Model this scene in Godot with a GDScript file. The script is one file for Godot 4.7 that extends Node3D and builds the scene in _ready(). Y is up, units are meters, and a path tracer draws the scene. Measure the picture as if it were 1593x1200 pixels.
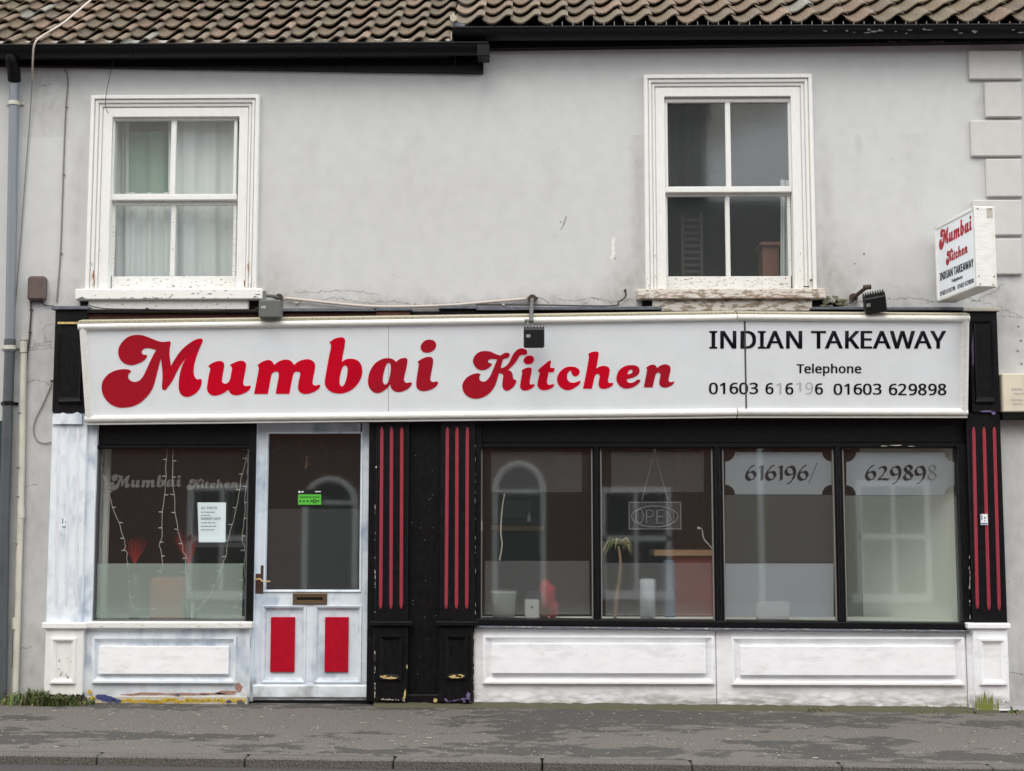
extends Node3D
# A painted-over takeaway shop front on a terraced street, under an even grey sky.
# x runs along the facade, y is up, z runs out of the facade into the street. The facade was surveyed
# from one photograph: P() and R() give where a surveyed mark lies on the plane at depth z.

const F := 2150.0
const EYE := Vector3(0.0, 1.40, 11.08)
const FALL := -0.0077            # the street falls a little to the right
var look := Basis(Vector3.UP, 0.0146) * Basis(Vector3.RIGHT, 0.10197)
var rng := RandomNumberGenerator.new()
var ns := FastNoiseLite.new()
var M := {}
var T := {}
var counts := {}
var tint := Color.WHITE

func _ready():
	rng.seed = 7
	ns.seed = 3
	# ---- camera, sky, light, exposure
	var cam = Camera3D.new()
	cam.name = "camera"
	cam.keep_aspect = Camera3D.KEEP_HEIGHT
	cam.fov = rad_to_deg(2.0 * atan(600.0 / F))
	cam.near = 0.05
	cam.far = 400.0
	cam.transform = Transform3D(look, EYE)
	add_child(cam)
	cam.current = true
	var sky = ProceduralSkyMaterial.new()
	sky.sky_top_color = Color(0.97, 0.985, 1.0)
	sky.sky_horizon_color = Color(0.78, 0.80, 0.82)
	sky.sky_curve = 0.22
	sky.ground_bottom_color = Color(0.25, 0.25, 0.25)
	sky.ground_horizon_color = Color(0.5, 0.5, 0.5)
	sky.sun_angle_max = 1.0
	var env = Environment.new()
	env.background_mode = Environment.BG_SKY
	env.sky = Sky.new()
	env.sky.sky_material = sky
	env.background_energy_multiplier = 1.75
	env.tonemap_mode = Environment.TONE_MAPPER_LINEAR
	env.tonemap_exposure = 1.74
	env.sdfgi_enabled = true
	env.ssao_enabled = true
	env.ssil_enabled = true
	var we = WorldEnvironment.new()
	we.name = "environment"
	we.environment = env
	add_child(we)
	var sun = DirectionalLight3D.new()
	sun.name = "sun"
	sun.light_energy = 0.35
	sun.light_angular_distance = 40.0
	sun.light_color = Color(1.0, 0.985, 0.96)
	sun.shadow_enabled = true
	sun.basis = Basis.looking_at(Vector3(0.15, -1.0, -0.75).normalized(), Vector3.UP)
	add_child(sun)
	make_textures()
	make_materials()
	street()
	house()
	roofs()
	shopfront()
	signs()
	fittings()
	inside()
	opposite()

# ------------------------------------------------------------------ survey
func ray(x: float, y: float) -> Vector3:
	return look * Vector3((x - 796.5) / F, (600.0 - y) / F, -1.0)

func P(x: float, y: float, z: float) -> Vector3:
	var d := ray(x, y)
	return EYE + d * ((z - EYE.z) / d.z)

func R(x0: float, y0: float, x1: float, y1: float, z: float) -> Array:
	var a := P(x0, y0, z)
	var b := P(x1, y0, z)
	var c := P(x0, y1, z)
	var d := P(x1, y1, z)
	return [(a.x + c.x) / 2, (c.y + d.y) / 2, (b.x + d.x) / 2, (a.y + b.y) / 2]

func ground(x: float, z := 0.0) -> float:
	return x * (FALL - 0.0013 * z) - 0.013 * z

# ------------------------------------------------------------------ nodes
func numbered(n: String) -> String:
	var k: int = counts.get(n, 0)
	counts[n] = k + 1
	return n if k == 0 else "%s_%03d" % [n, k]

func thing(called: String, label: String, category: String, group := "") -> Node3D:
	var o := Node3D.new()
	o.name = numbered(called)
	add_child(o)
	tag(o, label, category, group)
	return o

func tag(o: Node, label: String, category: String, group := ""):
	o.set_meta("label", label)
	o.set_meta("category", category)
	if group:
		o.set_meta("group", group)

func begin() -> SurfaceTool:
	var st := SurfaceTool.new()
	st.begin(Mesh.PRIMITIVE_TRIANGLES)
	st.set_smooth_group(-1)
	tint = Color.WHITE
	return st

func put(called: String, st: SurfaceTool, m: Material, parent: Node = null) -> MeshInstance3D:
	st.generate_normals()
	var o := MeshInstance3D.new()
	o.mesh = st.commit()
	o.material_override = m
	if parent == null:
		o.name = numbered(called)
		add_child(o)
	else:
		parent.add_child(o)
		var k := 0
		for c in parent.get_children():
			if c != o and str(c.name).begins_with(called) and (str(c.name) == called or str(c.name).substr(called.length(), 1) == "_" and str(c.name).substr(called.length() + 1).is_valid_int()):
				k += 1
		o.name = called if k == 0 else "%s_%03d" % [called, k]
	return o

func part(called: String, parent: Node) -> Node3D:
	var o := Node3D.new()
	parent.add_child(o)
	var k := 0
	for c in parent.get_children():
		if c != o and str(c.name).begins_with(called) and (str(c.name) == called or str(c.name).substr(called.length() + 1).is_valid_int()):
			k += 1
	o.name = called if k == 0 else "%s_%03d" % [called, k]
	return o

# ------------------------------------------------------------------ shapes
func face(st: SurfaceTool, pts: Array, out: Vector3):
	var n: Vector3 = (pts[1] - pts[0]).cross(pts[2] - pts[0])
	if n.length_squared() < 1e-18 and pts.size() > 3:
		n = (pts[2] - pts[0]).cross(pts[3] - pts[0])
	var q := pts
	if n.dot(out) > 0.0:
		q = pts.duplicate()
		q.reverse()
	for i in range(1, q.size() - 1):
		for v in [q[0], q[i], q[i + 1]]:
			st.set_color(tint)
			st.add_vertex(v)

func knob(s: Vector3, h: Vector3, c: float, ax: int) -> Vector3:
	var v: Vector3 = s * (h - Vector3(c, c, c))
	v[ax] = s[ax] * h[ax]
	return v

func box(st: SurfaceTool, a: Vector3, b: Vector3, c := 0.004, xf := Transform3D()):
	var o := (a + b) / 2.0
	var h := (b - a).abs() / 2.0
	c = minf(c, minf(h.x, minf(h.y, h.z)) * 0.45)
	for ax in 3:
		var u := (ax + 1) % 3
		var w := (ax + 2) % 3
		for sg in [-1.0, 1.0]:
			var pts := []
			for q in [[-1.0, -1.0], [1.0, -1.0], [1.0, 1.0], [-1.0, 1.0]]:
				var s := Vector3()
				s[ax] = sg
				s[u] = q[0]
				s[w] = q[1]
				pts.append(xf * (o + knob(s, h, c, ax)))
			var out := Vector3()
			out[ax] = sg
			face(st, pts, xf.basis * out)
		if c <= 0.0:
			continue
		for q in [[-1.0, -1.0], [1.0, -1.0], [1.0, 1.0], [-1.0, 1.0]]:
			var s0 := Vector3()
			s0[ax] = -1.0
			s0[u] = q[0]
			s0[w] = q[1]
			var s1 := s0
			s1[ax] = 1.0
			var out2 := Vector3()
			out2[u] = q[0]
			out2[w] = q[1]
			face(st, [xf * (o + knob(s0, h, c, u)), xf * (o + knob(s1, h, c, u)), xf * (o + knob(s1, h, c, w)), xf * (o + knob(s0, h, c, w))], xf.basis * out2)
	if c > 0.0:
		for sx in [-1.0, 1.0]:
			for sy in [-1.0, 1.0]:
				for sz in [-1.0, 1.0]:
					var s := Vector3(sx, sy, sz)
					face(st, [xf * (o + knob(s, h, c, 0)), xf * (o + knob(s, h, c, 1)), xf * (o + knob(s, h, c, 2))], xf.basis * s)

func pb(st: SurfaceTool, x0: float, y0: float, x1: float, y1: float, z0: float, z1: float, c := 0.004):
	var r := R(x0, y0, x1, y1, z1)
	box(st, Vector3(r[0], r[1], z0), Vector3(r[2], r[3], z1), c)

# a moulding run round a rectangle, mitred; prof holds (inset, z)
func frame(st: SurfaceTool, r: Array, prof: Array, sides := "tblr"):
	for i in prof.size() - 1:
		var a: Vector2 = prof[i]
		var b: Vector2 = prof[i + 1]
		var dz := b.y - a.y
		var di := b.x - a.x
		var k := func(q: Vector2, l: bool, t: bool) -> Vector3:
			return Vector3(r[0] + q.x if l else r[2] - q.x, r[3] - (q.x if sides.contains("t") else 0.0) if t else r[1] + (q.x if sides.contains("b") else 0.0), q.y)
		for s in [["t", true, true, false, true, Vector3(0, -1, 0)], ["b", true, false, false, false, Vector3(0, 1, 0)], ["l", true, true, true, false, Vector3(1, 0, 0)], ["r", false, true, false, false, Vector3(-1, 0, 0)]]:
			if not sides.contains(s[0]):
				continue
			face(st, [k.call(a, s[1], s[2]), k.call(a, s[3], s[4]), k.call(b, s[3], s[4]), k.call(b, s[1], s[2])], Vector3(0, 0, di) - s[5] * dz)

func tube(st: SurfaceTool, pts: Array, r: float, n := 6, r1 := -1.0):
	st.set_smooth_group(1)
	var rings := []
	var up := Vector3(0.31, 0.2, 0.93).normalized()
	for i in pts.size():
		var t: Vector3 = (pts[mini(i + 1, pts.size() - 1)] - pts[maxi(i - 1, 0)]).normalized()
		var u := t.cross(up).normalized()
		up = u.cross(t).normalized()
		var rr := r if r1 < 0.0 else lerpf(r, r1, float(i) / (pts.size() - 1))
		var ring := []
		for k in n:
			var a := TAU * k / n
			ring.append(pts[i] + (u * cos(a) + up * sin(a)) * rr)
		rings.append(ring)
	for i in pts.size() - 1:
		for k in n:
			var k2 := (k + 1) % n
			var mid: Vector3 = (rings[i][k] + rings[i][k2]) / 2.0 - pts[i]
			face(st, [rings[i][k], rings[i][k2], rings[i + 1][k2], rings[i + 1][k]], mid)
	st.set_smooth_group(-1)
	face(st, rings[0], pts[0] - pts[1])
	face(st, rings[-1], pts[-1] - pts[-2])

func smooth(pts: Array, n := 5) -> Array:
	var out := []
	for i in pts.size() - 1:
		var p0 = pts[maxi(i - 1, 0)]
		var p3 = pts[mini(i + 2, pts.size() - 1)]
		for k in n:
			var t := float(k) / n
			out.append(pts[i].cubic_interpolate(pts[i + 1], p0, p3, t))
	out.append(pts[-1])
	return out

# survey marks "x,y" run through depth z
func line(list: Array, z: float) -> Array:
	var out := []
	for i in range(0, list.size(), 2):
		out.append(P(list[i], list[i + 1], z))
	return out

# closed outline through marks; a mark whose x is over 4000 is a sharp corner at x - 5000
func outline(list: Array, n := 4) -> PackedVector2Array:
	var p := []
	var sharp := []
	for i in range(0, list.size(), 2):
		var s: bool = list[i] > 4000
		sharp.append(s)
		p.append(Vector2(list[i] - (5000 if s else 0), list[i + 1]))
	var out := PackedVector2Array()
	var c := p.size()
	for i in c:
		var a: Vector2 = p[i]
		var b: Vector2 = p[(i + 1) % c]
		var ma: Vector2 = (b - p[(i - 1 + c) % c]) * 0.5
		var mb: Vector2 = (p[(i + 2) % c] - a) * 0.5
		var l := (b - a).length()
		ma = ma.limit_length(l * 1.2) if not sharp[i] else (b - a) * 0.6
		mb = mb.limit_length(l * 1.2) if not sharp[(i + 1) % c] else (b - a) * 0.6
		if sharp[i] and sharp[(i + 1) % c]:
			out.append(a)
			continue
		for k in n:
			var t := float(k) / n
			var t2 := t * t
			var t3 := t2 * t
			out.append(a * (2 * t3 - 3 * t2 + 1) + ma * (t3 - 2 * t2 + t) + b * (3 * t2 - 2 * t3) + mb * (t3 - t2))
	return out

# a flat shape with thickness; where(point, height) places it, shade(point) colours it
func slab(st: SurfaceTool, poly: PackedVector2Array, h0: float, h1: float, where: Callable, hole := PackedVector2Array(), shade = null):
	var pieces := []
	if hole.is_empty():
		pieces = [poly]
	else:
		var mid := 0.0
		for v in hole:
			mid += v.x / hole.size()
		for s in [[-99999.0, mid], [mid, 99999.0]]:
			var half := PackedVector2Array([Vector2(s[0], -99999), Vector2(s[1], -99999), Vector2(s[1], 99999), Vector2(s[0], 99999)])
			for q in Geometry2D.intersect_polygons(poly, half):
				pieces.append_array(Geometry2D.clip_polygons(q, hole))
	var out: Vector3 = where.call(poly[0], h1) - where.call(poly[0], h0)
	for q in pieces:
		var ix := Geometry2D.triangulate_polygon(q)
		for k in range(0, ix.size(), 3):
			var t := [q[ix[k]], q[ix[k + 1]], q[ix[k + 2]]]
			if shade != null:
				tint = shade.call(t[0])
			face(st, [where.call(t[0], h1), where.call(t[1], h1), where.call(t[2], h1)], out)
			face(st, [where.call(t[0], h0), where.call(t[1], h0), where.call(t[2], h0)], -out)
	for loop in [poly, hole]:
		for k in loop.size():
			var a: Vector2 = loop[k]
			var b: Vector2 = loop[(k + 1) % loop.size()]
			var a0: Vector3 = where.call(a, h0)
			var b0: Vector3 = where.call(b, h0)
			face(st, [a0, b0, where.call(b, h1), where.call(a, h1)], out.cross(b0 - a0))

func flat(z: float) -> Callable:
	return func(v: Vector2, h: float) -> Vector3: return P(v.x, v.y, z + h)

# an irregular flake or scuff of paint round a survey mark
func flake(st: SurfaceTool, x: float, y: float, rx: float, ry: float, z: float, rough := 0.45, n := 16, thick := 0.0025):
	var poly := PackedVector2Array()
	n = n if maxf(rx, ry) < 3.0 else n + 12
	var off := rng.randf() * 900.0
	for k in n:
		var a := TAU * k / n
		var r := 1.0 - rough * clampf(0.35 * rng.randf() + 0.5 + 0.9 * ns.get_noise_2d(off + cos(a) * 70.0, sin(a) * 70.0), 0.0, 1.4)
		poly.append(Vector2(x + cos(a) * rx * r, y + sin(a) * ry * r))
	if Geometry2D.triangulate_polygon(poly).is_empty():
		return
	slab(st, poly, -0.001, thick, flat(z))

# lettering fitted between two marks on a surface
func words(text: String, font: Font, x0: float, y0: float, x1: float, y1: float, where: Callable, h0: float, h1: float) -> SurfaceTool:
	var tm := TextMesh.new()
	tm.text = text
	tm.font = font
	tm.font_size = 48
	tm.pixel_size = 0.01
	tm.depth = 0.02
	tm.curve_step = 1.5
	var arr := tm.get_mesh_arrays()
	var v: PackedVector3Array = arr[Mesh.ARRAY_VERTEX]
	var ix = arr[Mesh.ARRAY_INDEX]
	var lo := Vector3(1e9, 1e9, 1e9)
	var hi := -lo
	for p in v:
		lo = lo.min(p)
		hi = hi.max(p)
	var st := begin()
	var n: int = ix.size() if ix != null else v.size()
	for k in range(0, n, 3):
		var tri := []
		for j in 3:
			var p: Vector3 = v[ix[k + j]] if ix != null else v[k + j]
			var q := (p - lo) / (hi - lo)
			tri.append(where.call(Vector2(lerpf(x0, x1, q.x), lerpf(y1, y0, q.y)), lerpf(h0, h1, q.z)))
		for p in tri:
			st.add_vertex(p)
	return st

# strokes of a broad nib held at an angle
func nib(st: SurfaceTool, pts: Array, at: Vector2, sx: float, sy: float, wide: float, where: Callable, h: float):
	var c := []
	for i in range(0, pts.size(), 2):
		c.append(Vector2(pts[i], pts[i + 1]))
	c = smooth(c, 6)
	var pen := Vector2(cos(0.6), -sin(0.6)) * wide
	for i in c.size() - 1:
		var a := at + Vector2(c[i].x * sx, -c[i].y * sy)
		var b := at + Vector2(c[i + 1].x * sx, -c[i + 1].y * sy)
		var d: Vector2 = (b - a).normalized()
		var q := pen
		var side := Vector2(-d.y, d.x)
		if absf(q.dot(side)) < wide * 0.32:
			q = side * wide * 0.32 * signf(q.dot(side) + 1e-6)
		var hh := h + i * 0.00002
		face(st, [where.call(a - q, hh), where.call(b - q, hh), where.call(b + q, hh), where.call(a + q, hh)], Vector3(0, 0, 1))

# ------------------------------------------------------------------ materials
func ramp(stops: Array) -> Gradient:
	var g := Gradient.new()
	var o := PackedFloat32Array()
	var c := PackedColorArray()
	for s in stops:
		o.append(s[0])
		c.append(s[1] if s[1] is Color else Color(s[1], s[1], s[1]))
	g.offsets = o
	g.colors = c
	return g

func noise(sd: int, freq: float, oct: int, stops, bump := 0.0, kind := FastNoiseLite.TYPE_SIMPLEX_SMOOTH, size := 512) -> NoiseTexture2D:
	var f := FastNoiseLite.new()
	f.seed = sd
	f.noise_type = kind
	f.frequency = freq
	f.fractal_octaves = oct
	f.fractal_gain = 0.55
	var t := NoiseTexture2D.new()
	t.width = size
	t.height = size
	t.seamless = true
	t.noise = f
	if bump > 0.0:
		t.as_normal_map = true
		t.bump_strength = bump
	elif stops != null:
		t.color_ramp = ramp(stops)
	return t

func make_textures():
	T.mottle = noise(1, 0.006, 5, [[0.0, 0.80], [0.45, 0.95], [1.0, 1.0]])
	T.render = noise(2, 0.012, 5, [[0.0, 0.965], [0.5, 0.985], [1.0, 1.0]])
	T.fine = noise(3, 0.09, 3, [[0.0, 0.62], [0.5, 0.9], [1.0, 1.0]])
	T.brush = noise(4, 0.02, 5, [[0.15, 0.93], [0.5, 0.98], [0.8, 1.0]])
	T.scrub = noise(5, 0.014, 3, [[0.25, 0.93], [0.5, 0.98], [0.7, 1.0]])
	T.gloss = noise(6, 0.03, 4, [[0.0, 0.55], [0.5, 0.8], [1.0, 1.0]])
	T.tile = noise(7, 0.025, 5, [[0.2, Color(0.55, 0.55, 0.55)], [0.45, Color(0.85, 0.82, 0.8)], [0.6, Color(0.95, 0.95, 0.9)], [0.72, Color(1.0, 0.98, 0.80)]])
	T.tar = noise(8, 0.085, 4, [[0.15, 0.45], [0.42, 0.80], [0.62, 0.92], [0.8, 1.0]])
	T.tar_big = noise(9, 0.006, 4, [[0.2, 0.82], [0.6, 1.0]])
	T.n_fine = noise(11, 0.10, 3, null, 3.0)
	T.n_soft = noise(12, 0.02, 4, null, 5.0)
	T.n_wood = noise(13, 0.02, 4, null, 7.0)
	var clear := Color(0.3, 0.27, 0.24, 0.0)
	# flaking paint: bare grey wood and undercoat where the noise is high
	T.peel = noise(14, 0.018, 5, [[0.0, Color(0.85, 0.84, 0.8, 0.0)], [0.80, Color(0.80, 0.76, 0.70, 0.0)], [0.815, Color(0.42, 0.38, 0.33, 0.7)], [0.85, Color(0.52, 0.46, 0.39, 1.0)], [1.0, Color(0.45, 0.40, 0.35, 1.0)]])
	T.peel_hard = noise(15, 0.014, 5, [[0.0, Color(0.85, 0.84, 0.8, 0.0)], [0.52, Color(0.80, 0.76, 0.70, 0.0)], [0.545, Color(0.34, 0.30, 0.25, 0.8)], [0.58, Color(0.66, 0.60, 0.52, 0.9)], [0.8, Color(0.55, 0.50, 0.44, 1.0)], [1.0, Color(0.40, 0.38, 0.34, 1.0)]])
	T.crack = noise(16, 0.010, 3, [[0.0, Color(0.25, 0.22, 0.2, 0.0)], [0.415, Color(0.35, 0.31, 0.28, 0.0)], [0.42, Color(0.35, 0.31, 0.28, 0.35)], [0.425, Color(0.35, 0.31, 0.28, 0.0)], [1.0, clear]])
	T.chip = noise(17, 0.03, 4, [[0.0, Color(0.7, 0.68, 0.64, 0.0)], [0.95, Color(0.5, 0.48, 0.46, 0.0)], [0.97, Color(0.4, 0.39, 0.38, 0.7)], [1.0, Color(0.7, 0.68, 0.64, 1.0)]])
	T.wash = noise(18, 0.007, 3, [[0.15, Color(0.60, 0.67, 0.74, 0.40)], [0.4, Color(0.70, 0.76, 0.82, 0.16)], [0.6, Color(0.85, 0.89, 0.93, 0.0)], [1.0, Color(0.97, 0.98, 1, 0.3)]])
	T.grime = noise(19, 0.007, 5, [[0.0, Color(0.50, 0.48, 0.50, 0.22)], [0.22, Color(0.52, 0.49, 0.51, 0.09)], [0.5, Color(0.55, 0.53, 0.55, 0.0)], [1.0, Color(0.5, 0.48, 0.5, 0.0)]])

func c8(r: int, g: int, b: int) -> Color:
	return Color(r / 255.0, g / 255.0, b / 255.0)

func mat(key: String, col: Color, rough: float, tex = null, scale := Vector3.ONE, nrm = null, nscale := 0.5, det = null, dscale := Vector3.ONE) -> StandardMaterial3D:
	var m := StandardMaterial3D.new()
	m.resource_name = key
	m.albedo_color = col
	m.roughness = rough
	m.uv1_triplanar = true
	m.uv1_world_triplanar = true
	m.uv1_scale = scale
	if tex != null:
		m.albedo_texture = tex
	if nrm != null:
		m.normal_enabled = true
		m.normal_texture = nrm
		m.normal_scale = nscale
	if det != null:
		m.detail_enabled = true
		m.detail_albedo = det
		m.detail_uv_layer = BaseMaterial3D.DETAIL_UV_2
		m.uv2_triplanar = true
		m.uv2_world_triplanar = true
		m.uv2_scale = dscale
	M[key] = m
	return m

func make_materials():
	mat("render", c8(204, 205, 205), 0.9, T.render, Vector3(0.8, 0.8, 0.8), T.n_fine, 0.05)
	mat("quoin", c8(203, 202, 199), 0.9, T.render, Vector3(1.3, 1.3, 1.3), T.n_fine, 0.05)
	mat("white_old", c8(236, 236, 233), 0.6, T.render, Vector3(3, 1.2, 3), T.n_wood, 0.12)
	mat("white_peel", c8(228, 228, 225), 0.7, T.render, Vector3(1.5, 4, 1.5), T.n_wood, 0.4, T.peel, Vector3(1.3, 4.5, 1.3))
	mat("white_bare", c8(216, 210, 200), 0.8, T.brush, Vector3(1.2, 4, 1.2), T.n_wood, 0.6, T.peel_hard, Vector3(1.1, 3.2, 1.1))
	mat("white_shop", c8(248, 249, 252), 0.55, T.render, Vector3(0.8, 1.6, 0.8), null, 0.0, grime_map(21, Color(0.56, 0.54, 0.55), 0.14, 3.2), Vector3(0.4, 0.4, 0.4))
	mat("blue_white", c8(232, 238, 244), 0.55, T.render, Vector3(1.5, 1.0, 1.5), null, 0.0, grime_map(33, Color(0.62, 0.68, 0.75), 0.62, 0.75), Vector3(0.4, 0.4, 0.4))
	mat("door_blue", c8(222, 231, 240), 0.5, T.render, Vector3(1.5, 1.0, 1.5), null, 0.0, grime_map(47, Color(0.60, 0.67, 0.74), 0.66, 0.8), Vector3(0.4, 0.4, 0.4))
	mat("black_gloss", c8(24, 23, 27), 0.4, T.gloss, Vector3(1.5, 0.7, 1.5), T.n_wood, 0.12, T.chip, Vector3(2.2, 1.0, 2.2))
	mat("black_plain", c8(21, 20, 23), 0.45, T.gloss, Vector3(1.2, 1.2, 1.2), T.n_wood, 0.12)
	mat("black_old", c8(26, 25, 28), 0.5, T.gloss, Vector3(2, 6, 2), T.n_soft, 0.5, T.chip, Vector3(0.7, 2.5, 0.7))
	mat("mauve_white", c8(224, 226, 236), 0.55, T.scrub, Vector3(5, 0.8, 5))
	mat("red_stripe", c8(156, 60, 72), 0.5, T.brush, Vector3(3, 1, 3))
	mat("red_panel", c8(178, 22, 44), 0.4, T.brush, Vector3(2, 1, 2))
	mat("sign_face", c8(245, 249, 253), 0.35, T.render, Vector3(0.5, 0.5, 0.5))
	mat("sign_trim", c8(240, 239, 234), 0.4, T.brush, Vector3(0.8, 4, 4))
	mat("sign_top", c8(205, 198, 172), 0.7, T.fine, Vector3(1, 1, 1), null, 0.0, T.peel, Vector3(1.2, 1.2, 1.2))
	mat("vinyl_black", c8(26, 25, 33), 0.4)
	mat("vinyl_faded", c8(188, 188, 188), 0.5)
	var v := mat("vinyl_red", Color.WHITE, 0.4)
	v.vertex_color_use_as_albedo = true
	mat("lead", c8(118, 124, 134), 0.6, T.gloss, Vector3(0.9, 5, 5), T.n_soft, 0.6)
	mat("bare_red_wood", c8(112, 74, 66), 0.85, T.fine, Vector3(0.4, 3, 3), T.n_wood, 0.6)
	mat("shadow_gap", c8(30, 26, 25), 0.9)
	mat("raw_wood", c8(222, 196, 130), 0.8, T.fine, Vector3(0.6, 3, 3))
	mat("pale_flake", c8(214, 208, 196), 0.8, T.fine, Vector3(2, 2, 2))
	mat("pink_flake", c8(186, 146, 128), 0.9, T.fine, Vector3(1.2, 1.2, 1.2))
	mat("yellow_flake", c8(222, 188, 70), 0.75, T.fine, Vector3(2, 2, 2))
	mat("blue_flake", c8(74, 84, 140), 0.75, T.fine, Vector3(2, 2, 2))
	mat("mauve_flake", c8(120, 108, 150), 0.75, T.fine, Vector3(2, 2, 2))
	mat("rust", c8(172, 112, 66), 0.95, T.fine, Vector3(3, 3, 3))
	mat("dark_mark", c8(92, 90, 88), 0.95)
	mat("grey_plastic", c8(128, 134, 142), 0.45, T.render, Vector3(1, 1, 1))
	mat("dark_plastic", c8(84, 88, 92), 0.5, T.mottle, Vector3(1, 1, 1))
	mat("cream_plastic", c8(212, 210, 196), 0.5, T.mottle, Vector3(1, 1, 1))
	mat("brown_plastic", c8(98, 82, 78), 0.5, T.mottle, Vector3(2, 2, 2))
	mat("cable_grey", c8(128, 124, 120), 0.6)
	mat("cable_pale", c8(196, 186, 176), 0.6)
	mat("cable_dark", c8(66, 62, 62), 0.6)
	mat("lamp_black", c8(36, 35, 38), 0.5, T.gloss, Vector3(4, 4, 4))
	mat("lamp_grey", c8(112, 115, 112), 0.8, T.fine, Vector3(2, 2, 2))
	mat("rusty_iron", c8(88, 70, 64), 0.85, T.fine, Vector3(5, 5, 5))
	mat("label_grey", c8(170, 170, 166), 0.6)
	mat("brass", c8(120, 98, 74), 0.45, T.fine, Vector3(3, 3, 3)).metallic = 0.5
	mat("pale_brass", c8(196, 170, 124), 0.4)
	mat("lichen", c8(128, 130, 98), 0.95, T.fine, Vector3(3, 3, 3), T.n_fine, 0.8)
	mat("moss", c8(140, 148, 72), 0.95, T.fine, Vector3(3, 3, 3))
	mat("path_moss", c8(92, 90, 70), 0.95, T.fine, Vector3(2, 2, 2), T.n_fine, 0.8)
	var wd := mat("weed", Color.WHITE, 0.7)
	wd.vertex_color_use_as_albedo = true
	wd.backlight_enabled = true
	wd.backlight = Color(0.2, 0.25, 0.1)
	mat("kerb_stone", c8(112, 107, 101), 0.9, T.tar, Vector3(1.5, 1.5, 1.5), T.n_fine, 0.6, T.grime, Vector3(1.4, 1.4, 1.4))
	mat("road_tar", c8(76, 74, 73), 0.9, T.tar, Vector3(1.6, 1.6, 1.6), T.n_fine, 0.8)
	mat("gum", c8(176, 170, 160), 0.9)
	mat("grit_stone", Color.WHITE, 0.95).vertex_color_use_as_albedo = true
	mat("soil", c8(52, 46, 38), 1.0, T.fine, Vector3(2, 2, 2))
	var tiles := [c8(117, 103, 89), c8(120, 104, 90), c8(112, 101, 89), c8(122, 103, 91), c8(114, 104, 90), c8(107, 96, 85)]
	for i in tiles.size():
		mat("tile_%d" % i, tiles[i], 0.9, T.tile, Vector3(3.1, 2.7, 3.3), T.n_fine, 0.5)
		M["tile_%d" % i].uv1_offset = Vector3(i * 0.37, i * 0.21, i * 0.53)
	mat("tile_orange", c8(172, 124, 98), 0.9, T.tile, Vector3(3, 3, 3), T.n_fine, 0.5)
	mat("tile_blue", c8(134, 134, 132), 0.85, T.tile, Vector3(3, 3, 3), T.n_fine, 0.5)
	mat("tile_pink", c8(136, 116, 105), 0.9, T.tile, Vector3(3, 3, 3), T.n_fine, 0.5)
	mat("mortar", c8(206, 196, 176), 0.95, T.fine, Vector3(3, 3, 3))
	mat("felt", c8(20, 19, 18), 1.0)
	mat("blind_dark", c8(34, 34, 36), 0.95)
	mat("gutter_flake", c8(104, 101, 97), 0.9, T.fine, Vector3(2, 2, 2))
	mat("groove", c8(140, 132, 122), 0.9)
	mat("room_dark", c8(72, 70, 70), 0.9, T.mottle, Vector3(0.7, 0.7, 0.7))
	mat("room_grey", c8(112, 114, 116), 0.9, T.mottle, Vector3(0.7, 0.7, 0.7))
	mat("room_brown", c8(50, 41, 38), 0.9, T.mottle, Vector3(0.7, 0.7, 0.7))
	mat("room_pale", c8(236, 243, 232), 0.9)
	mat("net", c8(196, 204, 203), 0.9)
	mat("green_cloth", c8(140, 172, 152), 0.9)
	mat("paper", c8(226, 240, 242), 0.8)
	mat("ink", c8(120, 132, 136), 0.8)
	mat("ink_dark", c8(84, 92, 98), 0.8)
	mat("sticker_green", c8(86, 186, 62), 0.4)
	mat("sticker_ink", c8(24, 60, 24), 0.4)
	mat("sticker_black", c8(16, 16, 16), 0.4)
	mat("sticker_white", c8(232, 236, 240), 0.4)
	mat("sticker_blue", c8(60, 84, 140), 0.4)
	mat("fairy_wire", c8(156, 149, 140), 0.6)
	mat("maroon", c8(56, 32, 29), 0.7)
	mat("screen_grey", c8(66, 76, 84), 0.4)
	mat("red_grass", c8(186, 44, 40), 0.9)
	mat("terracotta", c8(168, 82, 54), 0.8, T.mottle, Vector3(1, 1, 1))
	mat("timber", c8(196, 158, 118), 0.6, T.brush, Vector3(1, 5, 5))
	mat("counter_red", c8(148, 64, 46), 0.7, T.mottle, Vector3(1, 1, 1))
	mat("roll_white", c8(214, 220, 228), 0.7)
	mat("blue_thing", c8(96, 118, 138), 0.8)
	mat("red_cloth", c8(160, 38, 38), 0.9)
	mat("tub", c8(206, 212, 208), 0.6)
	mat("box_white", c8(226, 230, 228), 0.6)
	mat("leaf_dry", c8(176, 158, 112), 0.8)
	mat("leaf_green", c8(96, 116, 66), 0.8)
	mat("stalk", c8(168, 142, 112), 0.9, T.fine, Vector3(6, 6, 6))
	mat("raw_brown", c8(84, 58, 46), 0.8, T.fine, Vector3(2, 2, 2))
	mat("wood_brown", c8(134, 92, 72), 0.7, T.brush, Vector3(1, 1, 1))
	mat("acrylic", c8(92, 94, 98), 0.3)
	M.acrylic.transparency = BaseMaterial3D.TRANSPARENCY_ALPHA
	M.acrylic.albedo_color.a = 0.25
	mat("neon_off", c8(118, 118, 120), 0.6)
	mat("brick_far", c8(116, 66, 54), 0.9, T.fine, Vector3(0.8, 2.4, 0.8))
	mat("mortar_far", c8(132, 112, 98), 0.95)
	mat("slate_far", c8(64, 62, 64), 0.8, T.fine, Vector3(0.6, 1.2, 0.6))
	mat("paint_far", c8(242, 243, 242), 0.7)
	mat("dark_glass", c8(28, 33, 36), 0.1)
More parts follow.
